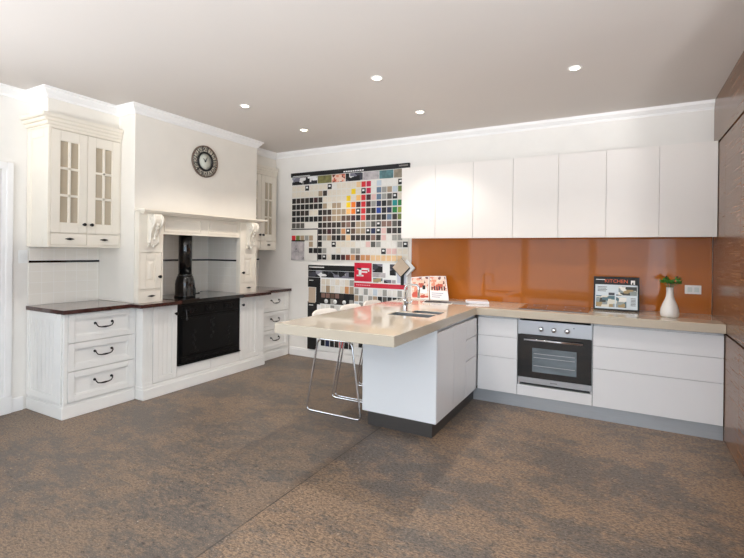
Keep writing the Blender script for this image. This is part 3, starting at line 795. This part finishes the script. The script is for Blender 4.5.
# wall units
xe = [-2.229, -1.819, -1.397, -.986, -.559, -.147, .268, XR - .003]
YU = 4.717; ZU0, ZU1 = 1.580, 2.383
wl = ['leftmost white wall cupboard, beside the colour sample board', 'second white wall cupboard from the sample board',
      'third white wall cupboard from the sample board', 'middle white wall cupboard of the seven, above the flat white box end of the bench',
      'fifth white wall cupboard from the sample board, above the right end of the cooktop', 'white wall cupboard next to the last, above the framed poster',
      'rightmost white wall cupboard, against the timber cupboards above the vase']
wl[3] = 'fourth white wall cupboard from the sample board, middle one of the seven'
for (a, b), l in zip(zip(xe, xe[1:]), wl):
    t = thing('wall_cupboard', ((a + b) / 2, 4.84, ZU0), l, 'cupboard', 'white handleless wall cupboards')
    MB().box(a + .0005, b - .0005, YU + .02, YB - .002, ZU0 + .012, ZU1, .001).build('carcass', SATIN, t)
    MB().box(a + .0015, b - .0015, YU, YU + .0195, ZU0, ZU1, .0015).build('door', SATIN, t)

# splashback + outlet + cooktop
o = MB().box(-2.205, XR - .003, YB - .009, YB - .001, ZT + .001, ZU0 + .008).build('glass_splashback', BROWNG)
tag(o, 'glossy copper brown glass splashback between worktop and white wall cupboards', 'splashback')
F = FY(YB - .0095)
o = MB().fbox(F, .485, .607, 1.078, 1.156, 0, .009, .002).build('power_outlet', WHITE)
tag(o, 'white power outlet on the brown glass right of the vase', 'outlet')
m = MB()
for u in (.505, .555): m.fbox(F, u, u + .035, 1.096, 1.138, .009, .012, .001)
m.build('rocker', mat('pale_grey_plastic', (214, 222, 218), .4), o)
o = MB().box(-.868, -.268, 4.455, 4.93, ZT + .0005, ZT + .006, .002).build('cooktop', GLASSB)
tag(o, 'black glass cooktop on the worktop above the oven', 'cooktop')
m = MB()
for (x, y, r) in ((-.72, 4.58, .09), (-.41, 4.58, .075), (-.72, 4.81, .07), (-.41, 4.81, .09)):
    m.lathe(FZ(ZT + .006), x, y, [(r, 0), (r, .0004), (r - .004, .0004), (r - .004, 0)], 28)
m.build('hob_rings', mat('grey_print', (90, 90, 92), .3), o)

# framed poster leaning on the splashback
def lean(yb, yt, zb, h):
    L = math.hypot(yt - yb, h); s_, c_ = (yt - yb) / L, h / L
    return lambda u, v, w: Vector((u, yb + v * s_ - w * c_, zb + v * c_ + w * s_)), L
Fp, Lp = lean(4.80, 4.86, ZT + .003, .31)
u0, u1 = -.247, .130
t = thing('framed_poster', ((u0 + u1) / 2, 4.8, ZT), 'black framed kitchen poster with orange heading leaning on the brown glass', 'poster')
MB().fbox(Fp, u0, u1, 0, Lp, -.012, 0, .002).build('backing', BLACK, t)
m = MB(); fwd = .014
m.fbox(Fp, u0, u0 + fwd, 0, Lp, 0, .007, .002); m.fbox(Fp, u1 - fwd, u1, 0, Lp, 0, .007, .002); m.fbox(Fp, u0 + fwd, u1 - fwd, 0, fwd, 0, .007, .002); m.fbox(Fp, u0 + fwd, u1 - fwd, Lp - fwd, Lp, 0, .007, .002)
m.build('frame', BLACK, t)
m = MB(); a, b = u0 + fwd, u1 - fwd
m.fbox(Fp, a, b, Lp - .075, Lp - fwd, 0, .001); m.build('heading_band', BLACK, t)
m = MB(); m.text(Fp, 'KITCHEN', (a + b) / 2 + .0, Lp - .042, .046, .001, .0006); m.build('heading_text', ORANGE, t)
m = MB(); m.fbox(Fp, a + .006, a + .085, Lp - .032, Lp - .026, .001, .002); m.fbox(Fp, b - .055, b - .022, Lp - .068, Lp - .030, .001, .002); m.fbox(Fp, b - .046, b - .034, Lp - .068, Lp - .050, .002, .003, mi=1)
m.build('heading_logo', [PAPER, BLACK], t)
m = MB(); m.fbox(Fp, a, b, fwd, Lp - .075, 0, .001); m.build('sheet', mat('pale_blue_paper', (214, 224, 230), .3), t)
um = (a + b) / 2
m = MB(); m.fbox(Fp, a + .008, um - .01, .03, .135, .001, .002); m.fbox(Fp, um + .02, b - .006, .145, .225, .001, .002); m.fbox(Fp, um + .0, um + .085, .03, .125, .001, .002)
m.build('photo', PHOTOC, t)
m = MB()
for i in range(4): m.fbox(Fp, a + .02, a + .10 - .01 * (i % 2), .215 - i * .013, .220 - i * .013, .001, .0018)
for i in range(6): m.fbox(Fp, b - .055, b - .015, .115 - i * .013, .120 - i * .013, .001, .0018)
m.fbox(Fp, um - .062, um - .012, .14, .165, .001, .0018); m.fbox(Fp, um + .0, um + .045, .14, .150, .001, .0018)
m.build('text_lines', mat('dark_grey_print', (70, 72, 80), .4), t)

# vase with plant
vx, vy = .345, 4.59
o = MB().lathe(FZ(ZT + .0005), vx, vy, [(0, 0), (.058, 0), (.067, .010), (.070, .035), (.066, .07), (.054, .11), (.038, .145), (.029, .175), (.026, .21), (.027, .245), (.029, .25), (.025, .25), (.022, .24), (.02, .20), (0, .19)], 32).build('vase', CERAM)
tag(o, 'white ceramic bottle vase on the worktop near the timber cupboards', 'vase')
t = thing('succulent_plant', (vx, vy, ZT + .20), 'small green leafy plant sprouting from the white bottle vase', 'plant')
m = MB(); d = MB(); st2 = MB()
for k in range(9):
    a = k * 2.4; rr = .014 + .062 * math.sqrt(k / 9)
    tip = Vector((vx + rr * math.cos(a), vy + rr * math.sin(a) * .8, ZT + .282 + .038 * random.random()))
    st2.tube([(vx + .004 * math.cos(a), vy + .004 * math.sin(a), ZT + .205), (vx + .4 * rr * math.cos(a), vy + .3 * rr * math.sin(a), ZT + .26), tip], .0025, 6)
    for j in range(13):
        b = j * 2.4 + k; e = random.uniform(-.3, 1.1); L = random.uniform(.02, .034)
        dirv = Vector((math.cos(b) * math.cos(e), math.sin(b) * math.cos(e), math.sin(e)))
        m_ = Matrix.Translation(tip + dirv * L * .5) @ dirv.to_track_quat('Z', 'Y').to_matrix().to_4x4() @ Matrix.Diagonal((.010, .004, L * .62, 1))
        r = bmesh.ops.create_uvsphere(m.bm, u_segments=6, v_segments=5, radius=1, matrix=m_)
        for v in r['verts']:
            for f in v.link_faces: f.smooth = True
    if k % 2: d.ell(tip + Vector((.0, 0, .026)), .008, .008, .007, n=8)
m.build('leaves', LEAF, t); d.build('buds', DLEAF, t); st2.build('stems', mat('plant_stem', (86, 110, 60), .6), t)

# ------------------------------------------------------------------ brochures and papers on the corner of the worktop
def slab(pts_base, pts_top, th=.006):
    """a thin leaning booklet from bottom-left, bottom-right to top-left, top-right"""
    bl, br = map(Vector, pts_base); tl, tr = map(Vector, pts_top)
    n = (br - bl).cross(tl - bl).normalized()
    def F(u, v, w): return (bl * (1 - u) + br * u) * (1 - v) + (tl * (1 - u) + tr * u) * v + n * w
    return F
def booklet(F, label, kind):
    t = thing('brochure', F(.5, 0, 0), label, 'brochure', 'upright brochures')
    MB().fbox(F, 0, 1, 0, 1, -.006, 0).build('pages', PAPER, t)
    m = MB()
    if kind == 0:
        m.fbox(F, .04, .96, .05, .97, 0, .001); m.build('cover_photo', REDPH, t)
        m = MB(); m.fbox(F, .10, .40, .08, .30, .001, .002); m.fbox(F, .5, .95, .08, .14, .001, .002); m.build('cover_red_panel', mat('brick_red_print', (196, 72, 54), .4), t)
        m = MB(); m.fbox(F, .46, .9, .25, .5, .001, .002); m.build('cover_inset', PAPER, t)
        m = MB(); m.fbox(F, .64, .80, .42, .6, .002, .003); m.build('cover_mark', BLACK, t)
    else:
        m.fbox(F, .04, .96, .38, .97, 0, .001); m.build('cover_photo', REDPH, t)
        m = MB()
        for i in range(6): m.fbox(F, .1 + i * .14, .18 + i * .14, .40, .54 + .03 * (i % 2), .001, .002)
        m.build('cover_figures', mat('dark_plum_print', (70, 40, 52), .4), t)
        m = MB()
        for i in range(3): m.fbox(F, .1, .55 + .1 * i, .10 + i * .08, .13 + i * .08, 0, .001)
        m.build('text_lines', mat('lilac_grey_print', (176, 166, 180), .4), t)
booklet(slab(((-2.085, 4.70, ZT + .003), (-1.885, 4.74, ZT + .003)), ((-2.135, 4.80, 1.135), (-1.935, 4.84, 1.155))), 'upright red and white brochure on the bench corner, the left one', 0)
booklet(slab(((-1.875, 4.74, ZT + .003), (-1.655, 4.73, ZT + .003)), ((-1.935, 4.86, 1.155), (-1.735, 4.85, 1.162))), 'upright brochure with orange picture and row of dark figures, the right one', 1)
def flat(cx_, cy_, a, lx, ly, z0, z1):
    c, s_ = math.cos(a), math.sin(a)
    return lambda u, v, w: Vector((cx_ + u * lx * c - v * ly * s_, cy_ + u * lx * s_ + v * ly * c, z0 + w))
Fl = flat(-1.70, 4.53, .25, .15, .11, ZT + .0005, 0)
t = MB().fbox(Fl, -1, 1, -1, 1, 0, .004).build('leaflet', PAPER); tag(t, 'open leaflet with black and white print lying before the upright brochures', 'leaflet')
m = MB(); m.fbox(Fl, -.95, .95, -.92, .92, .004, .005); m.build('printed_page', PHOTO, t)
Fl = flat(-1.50, 4.60, .1, .11, .07, ZT + .0005, 0)
t = MB().fbox(Fl, -1, 1, -1, 1, 0, .008).build('notebook', mat('grey_cover', (150, 146, 146), .4)); tag(t, 'thin grey notebook lying flat between leaflet and white box', 'notebook')
MB().fbox(Fl, -.97, 1.0, -.97, .97, .0015, .0065).build('pages', PAPER, t)
Fl = flat(-1.335, 4.70, .35, .115, .09, ZT + .0005, 0)
t = MB().fbox(Fl, -1, 1, -1, 1, 0, .026, .004).build('flat_box', mat('white_card', (236, 234, 240), .35)); tag(t, 'flat white box lying on the worktop left of the cooktop', 'box')
MB().fbox(Fl, -.9, .9, -.9, .9, .026, .029, .001).build('lid', mat('pale_pink_card', (222, 200, 190), .35), t)

# ------------------------------------------------------------------ sample boards
PAL = dict(w=(230, 226, 220), c=(228, 218, 202), k=(22, 21, 22), d=(52, 42, 38), b=(98, 74, 60), t=(172, 150, 124), g=(158, 156, 150), G=(92, 88, 82),
           y=(244, 206, 20), o=(240, 124, 26), O=(246, 190, 110), r=(214, 36, 46), p=(196, 24, 70), m=(66, 28, 34), B=(24, 66, 160), N=(30, 40, 78), l=(196, 206, 216),
           s=(104, 124, 148), T=(20, 148, 146), e=(34, 128, 62), L=(150, 166, 50), P=(226, 190, 184), R=(220, 82, 76), q=(136, 104, 94), z=(140, 66, 42), x=(206, 146, 96), h=(232, 196, 148), v=(112, 128, 62))
def cm(ch): return mat('chip_' + {'w': 'white', 'c': 'cream', 'k': 'black', 'd': 'espresso', 'b': 'brown', 't': 'taupe', 'g': 'grey', 'G': 'charcoal', 'y': 'yellow', 'o': 'orange', 'O': 'apricot', 'r': 'red', 'p': 'crimson', 'm': 'maroon', 'B': 'blue', 'N': 'navy', 'l': 'pale_blue', 's': 'slate', 'T': 'teal', 'e': 'green', 'L': 'lime', 'P': 'pink', 'R': 'coral', 'q': 'rose_brown', 'z': 'rust', 'x': 'caramel', 'h': 'honey', 'v': 'olive'}[ch], PAL[ch], .4, var=.12, scale=50)
FBd = FY(YB - .001)
bx0, bx1, bz0, bz1 = -4.012, -2.243, 1.297, 2.43
t = thing('sample_board', ((bx0 + bx1) / 2, YB, bz0), 'large white board of coloured laminate sample chips under a black header bar', 'sample board')
MB().fbox(FBd, bx0, bx1, bz0, bz1 + .01, 0, .010, .001).build('backing', mat('board_white', (228, 224, 216), .5), t)
m = MB(); m.fbox(FBd, bx0 - .006, bx1 + .006, 2.432, 2.487, 0, .03, .002); hb = m.build('header_bar', BLACK, t)
m = MB(); m.fbox(FBd, bx0 + .03, bx0 + .32, 2.436, 2.444, .03, .031)
for i in range(9): m.fbox(FBd, -3.16 + i * .034, -3.134 + i * .034, 2.440, 2.456, .03, .031)
m.fbox(FBd, bx1 - .13, bx1 - .01, 2.452, 2.470, .03, .031, mi=1)
m.build('header_marks', [PAPER, mat('mid_grey_print', (120, 116, 112), .5)], hb)
pw = [(0, .19, PHOTO), (.19, .43, PHOTO), (.43, .66, mat('olive_photo', (120, 116, 70), .4, var=.8, scale=20)), (.66, .87, REDPH), (.87, 1.13, PHOTO), (1.13, 1.36, GREYPH), (1.36, 1.56, mat('teal_photo', (86, 122, 126), .4, var=.9, scale=18)), (1.56, 1.755, mat('taupe_photo', (150, 138, 120), .4, var=.6, scale=18))]
for a, b, mt in pw: MB().fbox(FBd, bx0 + a + .004, bx0 + b - .004, 2.325, 2.426, .010, .012).build('photo', mt, t)
rows = ['cccKccccKwcccchrpwlwwwKw', 'cccccctdcccccycKpwsgtlv.', 'kdddkmdcccccycOrmPsgGKc.', 'kkkkkkktcttcyomrmgNkGTe.', 'kkddccTdttttOoKrdkBkNeL.', 'kkkkkkkbbttbbmkRdGdksdv.', 'GGG...kddddbqdttgGKqqGd.', '......kdmdGxKbttKNKPddk.', 'rvtgt.kgtdkbhddddqdPwgg.', '...wt.k.wKccccwwPGgwwwgK', '....kkkg.wcwwggwwwwKPPcc', '......kKckkmzxbxxhhhhhhc']
rows[4] = 'kkddcckddtttOoKrdkBkNeL.'
pu = (bx1 - bx0 - .01) / 24; pv = .0842; zt = 2.314
chips = []
for r_, row in enumerate(rows):
    for c_, ch in enumerate(row[:24]):
        if ch in '. ': continue
        chips.append((c_, r_, ch))
chips.sort(key=lambda q: -q[0])
rest = {}
def chip_box(m, c_, r_, mi=0):
    a = bx0 + .005 + c_ * pu; z = zt - r_ * pv
    m.fbox(FBd, a + .006, a + pu - .006, z - pv + .010, z - .006, .010, .014, 0, mi)
def chip_mark(m, c_, r_, mi=0):
    a = bx0 + .005 + c_ * pu; z = zt - r_ * pv
    m.fbox(FBd, a + .020, a + pu - .022, z - pv + .040, z - .022, .014, .0148, 0, mi)
for i, (c_, r_, ch) in enumerate(chips):
    col = cm('k' if ch == 'K' else ch)
    if i < 100:
        m = MB(); chip_box(m, c_, r_); c = m.build('sample_chip', col, t)
        if ch == 'K':
            m = MB(); chip_mark(m, c_, r_); BASE[c] = BASE[t]; m.build('chip_mark', PAPER, c)
    else:
        rest.setdefault(col.name, []).append((c_, r_, 0))
        if ch == 'K': rest.setdefault('white_paper', []).append((c_, r_, 1))
m = MB(); ml = []
for i, (nm, lst) in enumerate(rest.items()):
    ml.append(MATS[nm])
    for c_, r_, mk in lst: (chip_mark if mk else chip_box)(m, c_, r_, i)
o = m.build('sample_chips', ml, t); o['kind'] = 'stuff'
m = MB(); m.fbox(FBd, bx0 + .0, bx0 + 6 * pu, zt - 7 * pv - .012, zt - 7 * pv + .002, .010, .013); m.fbox(FBd, bx0 + 6 * pu, bx0 + 6 * pu + .006, bz0, zt - 7 * pv, .010, .013); m.fbox(FBd, bx0 + .006, bx0 + 3.1 * pu, zt - 9 * pv - .002, zt - 9 * pv + .016, .010, .014); m.build('divider_line', BLACK, t)
MB().fbox(FBd, bx0 + .002, bx0 + 3.05 * pu, bz0 + .003, zt - 9 * pv - .004, .010, .013).build('photo', GREYPH, t)

# lower left board (black and white)
lx0, lx1, lz0, lz1 = -3.708, -2.985, .115, 1.24
t = thing('sample_board', ((lx0 + lx1) / 2, YB, lz0), 'black-framed sample board with tan panel, below the large board and left of the red logo', 'sample board')
MB().fbox(FBd, lx0, lx1, lz0, lz1, 0, .022, .001).build('backing', WHITE, t)
m = MB(); m.fbox(FBd, lx0, lx1, 1.17, lz1, .022, .026); m.fbox(FBd, lx0, lx0 + .20, .945, 1.075, .022, .026); m.fbox(FBd, lx0, lx0 + .15, .115, .75, .022, .026); m.fbox(FBd, lx0 + .135, lx0 + .20, .72, .945, .022, .026); m.fbox(FBd, lx0 + .20, lx1, .735, .882, .022, .0245)
m.build('black_panel', BLACK, t)
m = MB(); m.fbox(FBd, lx0 + .02, lx0 + .26, 1.205, 1.218, .026, .027); m.fbox(FBd, lx0 + .02, lx0 + .09, 1.03, 1.04, .026, .027); m.fbox(FBd, lx0 + .02, lx0 + .09, .70, .71, .026, .027); m.build('white_marks', PAPER, t)
for a, b in ((0, .24), (.24, .48), (.48, .723)): MB().fbox(FBd, lx0 + a + .002, lx0 + b - .002, 1.08, 1.165, .022, .025).build('photo', PHOTO, t)
MB().fbox(FBd, lx0 + .012, lx0 + .125, .735, .94, .022, .027).build('tan_panel', TAN, t)
gx = lx0 + .215; gp = (lx1 - gx) / 7
sub = [(1.065, .985, 'ccwcwcg'), (.98, .885, 'ctcwcxt'), (.878, .815, 'qqbqdkk'), (.81, .735, 'kkgkdkg'), (.725, .66, 'wwgwwtg'), (.65, .58, 'wgwtwgw'), (.5, .42, 'kGkGkGk'), (.35, .27, 'kgGgkGd'), (.262, .18, 'kNkdrkd')]
for z1, z0, s_ in sub:
    for i, ch in enumerate(s_):
        MB().fbox(FBd, gx + i * gp + .006, gx + (i + 1) * gp - .006, z0, z1 - .005, .022, .027).build('sample_chip', cm(ch), t)
for i in range(3): MB().lathe(FBd, lx0 + .30 + i * .14, .77, [(.028, .027), (.028, .031), (0, .032)], 16).build('round_sample', WHITE, t)
# lower right board with red logo square
rx0, rx1, rz0, rz1 = -2.982, -2.246, .115, 1.285
t = thing('sample_board', ((rx0 + rx1) / 2, YB, rz0), 'white sample board with red square letter F and red band, below the large board', 'sample board')
MB().fbox(FBd, rx0, rx1, rz0, rz1, 0, .022, .001).build('backing', WHITE, t)
q0, q1, qz0, qz1 = rx0 + .0, rx0 + .248, 1.052, 1.284
sq = MB().fbox(FBd, q0, q1, qz0, qz1, .022, .027).build('logo_square', RED, t)
def P_(m, pu0, pu1, pv0, pv1): m.fbox(FBd, q0 + pu0 * .248, q0 + pu1 * .248, qz0 + pv0 * .232, qz0 + pv1 * .232, .027, .029)
m = MB(); P_(m, .26, .42, .30, .72); P_(m, .16, .86, .62, .72); P_(m, .42, .76, .47, .55); P_(m, .14, .54, .27, .35); P_(m, .80, .87, .54, .72); P_(m, .16, .26, .66, .72)
m.build('letter', PAPER, sq)
m = MB(); m.fbox(FBd, rx0, rx1, .978, 1.032, .022, .027); rb = m.build('red_band', RED, t)
m = MB()
for i in range(8): m.fbox(FBd, rx0 + .03 + i * .026, rx0 + .049 + i * .026, 1.000, 1.012, .027, .028)
m.build('band_marks', mat('pale_rose_print', (240, 170, 176), .4), rb)
for a, b, z0, z1, mt in ((.26, .40, 1.17, 1.275, PHOTO), (.26, .44, 1.11, 1.165, GREYPH), (.27, .40, 1.045, 1.10, PHOTOC), (.50, .58, 1.14, 1.275, PHOTO), (.42, .52, 1.045, 1.085, PHOTO), (.53, .58, 1.045, 1.085, GREYPH), (.60, .72, 1.05, 1.26, mat('bluish_paper', (206, 210, 222), .4))):
    MB().fbox(FBd, rx0 + a, rx0 + b, z0, z1, .022, .025).build('photo', mt, t)
gp = (rx1 - rx0) / 11
for z1, z0, s_ in ((.965, .885, 'gwgwlwgwwgw'), (.878, .80, 'tgwgtkGkkkg'), (.79, .72, 'lgltwcwtgwc'), (.71, .64, 'wcwtwgwcwtw'), (.5, .42, 'kGkxbkGtxbd'), (.39, .31, 'kdktxvkGxtb'), (.30, .22, 'wkgkzxdbtxk')):
    for i, ch in enumerate(s_):
        MB().fbox(FBd, rx0 + i * gp + .005, rx0 + (i + 1) * gp - .005, z0, z1 - .004, .022, .026).build('sample_chip', cm(ch), t)

# diamond tile samples fixed over the board edge
def diamond(xc, yc_, zc, hd, mt, edge, label):
    F = lambda u, v, w: Vector((xc + (u - v) * hd / 1.0, yc_ - w, zc + (u + v) * hd))
    t = thing('tile_sample', (xc, yc_, zc), label, 'tile', 'diamond tile samples')
    MB().fbox(F, -.5, .5, -.5, .5, 0, .008, .001).build('tile_edge', edge, t)
    MB().fbox(F, -.46, .5, -.5 + .08, .5, .008, .010, .0005).build('tile_face', mt, t)
    return t
d1 = diamond(-2.315, YB - .052, 1.236, .118, TAN, BLACK, 'tan diamond-set tile sample hanging at the edge of the sample boards')
MB().box(-2.325, -2.290, YB - .050, YB - .0295, 1.03, 1.16, .002).build('bracket', BLACK, d1)
d2 = diamond(-2.245, YB - .036, 1.236, .105, WHITE, mat('pale_grey_tile', (196, 190, 184), .4), 'white diamond-set tile sample peeking out behind the tan one')

# ------------------------------------------------------------------ bar stools
def fillet(pts, r, n=5):
    out = []; k = len(pts); V = [Vector(p) for p in pts]
    for i in range(k):
        p = V[i]; a = (V[i - 1] - p).normalized(); b = (V[(i + 1) % k] - p).normalized()
        A, B = p + a * r, p + b * r
        for j in range(n + 1):
            tt = j / n; out.append((1 - tt) ** 2 * A + 2 * tt * (1 - tt) * p + tt * tt * B)
    return out
def stool(x, y, label):
    t = thing('bar_stool', (x, y, 0), label, 'stool', 'bar stools at the breakfast bar')
    for s in (-1, 1):
        yy = y + s * .203
        MB().tube(fillet([(x - .28, yy, .010), (x + .285, yy, .010), (x + .185, yy - s * .0, .652), (x - .158, yy, .652)], .045), .0085, 10, closed=True).build('sled_leg', CHROME, t)
    m = MB()
    for dx in (-.12, .15): m.tube([(x + dx, y - .203, .652), (x + dx, y + .203, .652)], .008, 8)
    m.build('cross_bar', CHROME, t)
    sec = [(.215, .672), (.19, .682), (.10, .680), (-.02, .674), (-.12, .674), (-.18, .684), (-.22, .715), (-.243, .77), (-.255, .83), (-.262, .885)]
    nW = 10; vt = []; m = MB(); mu = MB()
    for bm_, off in ((m, 0), (mu, -1)):
        rows_ = []
        for (w_, (dx, z)) in enumerate(sec):
            row = []
            for j in range(nW + 1):
                q = -1 + 2 * j / nW
                hw = .205 * (1 if w_ < len(sec) - 2 else (.97 if w_ == len(sec) - 2 else .90)) * (1 if w_ > 0 else .93)
                dxx = dx + (.035 * q * q if w_ > 5 else 0); zz_ = z + (.012 * q * q if 0 < w_ <= 5 else 0) - (.022 * q ** 4 if w_ == len(sec) - 1 else 0)
                row.append(Vector((x + dxx, y + q * hw, zz_)))
            rows_.append(row)
        th = .012
        nor = []
        for i in range(len(sec)):
            a = sec[max(0, i - 1)]; b = sec[min(len(sec) - 1, i + 1)]; d = Vector((b[0] - a[0], 0, b[1] - a[1])).normalized(); nor.append(Vector((d.z, 0, -d.x)) * -1)
        o0, o1 = (0, th) if off == 0 else (th, th + .004)
        T_ = [[bm_.bm.verts.new(p + nor[i] * o0) for p in r] for i, r in enumerate(rows_)]
        B_ = [[bm_.bm.verts.new(p + nor[i] * o1) for p in r] for i, r in enumerate(rows_)]
        for G in (T_, B_):
            for i in range(len(sec) - 1):
                for j in range(nW):
                    f = bm_.bm.faces.new((G[i][j], G[i + 1][j], G[i + 1][j + 1], G[i][j + 1])); f.smooth = True
        loop = [(0, j) for j in range(nW + 1)] + [(i, nW) for i in range(1, len(sec))] + [(len(sec) - 1, j) for j in range(nW - 1, -1, -1)] + [(i, 0) for i in range(len(sec) - 2, 0, -1)]
        for (a, b) in zip(loop, loop[1:] + loop[:1]):
            bm_.bm.faces.new((T_[a[0]][a[1]], T_[b[0]][b[1]], B_[b[0]][b[1]], B_[a[0]][a[1]]))
    m.build('seat_shell', SEATW, t); mu.build('seat_underside', SEATB, t)
    return t
src = stool(-2.19, 3.495, 'chrome sled-base bar stool with white seat, nearest the camera under the bench')
def copy_thing(src, loc, label):
    r = src.copy(); COL.objects.link(r); r.location = loc; r['label'] = label
    for ch in list(src.children):
        c = ch.copy(); COL.objects.link(c); c.parent = r
    return r
copy_thing(src, (-2.19, 3.952, 0), 'white bar stool between two others under the breakfast bar')
copy_thing(src, (-2.19, 4.409, 0), 'white bar stool farthest under the breakfast bar, closest to the sample boards')

# ------------------------------------------------------------------ tall timber cupboards on the right
ye = [4.966, 4.425, 3.875, 3.325, 2.775, 2.225, 1.675]
FT = FXn(XR + .019)
lb = ['tall brown timber cupboard in the corner beside the vase', 'tall brown timber cupboard, second from the back wall', 'tall brown timber cupboard, third from the back wall',
      'tall brown timber cupboard, fourth from the back wall', 'tall brown timber cupboard, fifth from the back wall', 'tall brown timber cupboard, sixth from the back wall']
for (b, a), l in zip(zip(ye, ye[1:]), lb):
    t = thing('tall_cupboard', ((XR + XW) / 2, (a + b) / 2, 0), l, 'cupboard', 'tall timber cupboards')
    MB().box(XR + .021, XW - .003, a + .002, b - .002, .0, 2.366).build('carcass', BLACK, t)
    MB().fbox(FT, a + .001, b - .001, .833, 2.364, 0, .019, .001).build('upper_door', WOOD, t)
    MB().fbox(FT, a + .001, b - .001, .006, .817, 0, .019, .001).build('lower_door', WOOD, t)
o = MB().box(XR, XW - .003, ye[-1], YB - .003, 2.383, CEIL - .002).build('trim_4', WOOD); struct(o)
MB().box(XR + .03, XW - .01, ye[-1] + .01, YB - .01, 2.366, 2.383).build('trim_5', BLACK)['kind'] = 'structure'

# ------------------------------------------------------------------ downlights
dls = [(-3.157, 3.191, 'ceiling downlight nearest the clock'), (-3.175, 4.126, 'ceiling downlight nearest the back corner by the sample boards'),
       (-1.715, 3.152, 'ceiling downlight above the front of the breakfast bar'), (-1.751, 4.105, 'ceiling downlight nearest the leftmost white wall cupboards'), (-.328, 3.647, 'rightmost ceiling downlight, above the floor in front of the oven')]
FD = FZn(CEIL)
for x, y, l in dls:
    t = thing('downlight', (x, y, CEIL), l, 'light', 'ceiling downlights')
    MB().lathe(FD, x, y, [(.034, .0), (.034, .004), (.046, .006), (.05, .003), (.05, 0)], 28).build('trim_ring', TRIM, t)
    MB().lathe(FD, x, y, [(.034, .001), (.03, .003), (0, .003)], 24).build('lamp', LAMP, t)
    d = bpy.data.lights.new('downlight_beam', 'SPOT'); d.energy = 43; d.color = (1, .94, .87); d.spot_size = math.radians(112); d.spot_blend = .55; d.shadow_soft_size = .04
    lo = bpy.data.objects.new('downlight_beam', d); COL.objects.link(lo); lo.parent = t; lo.location = (0, 0, -.015)
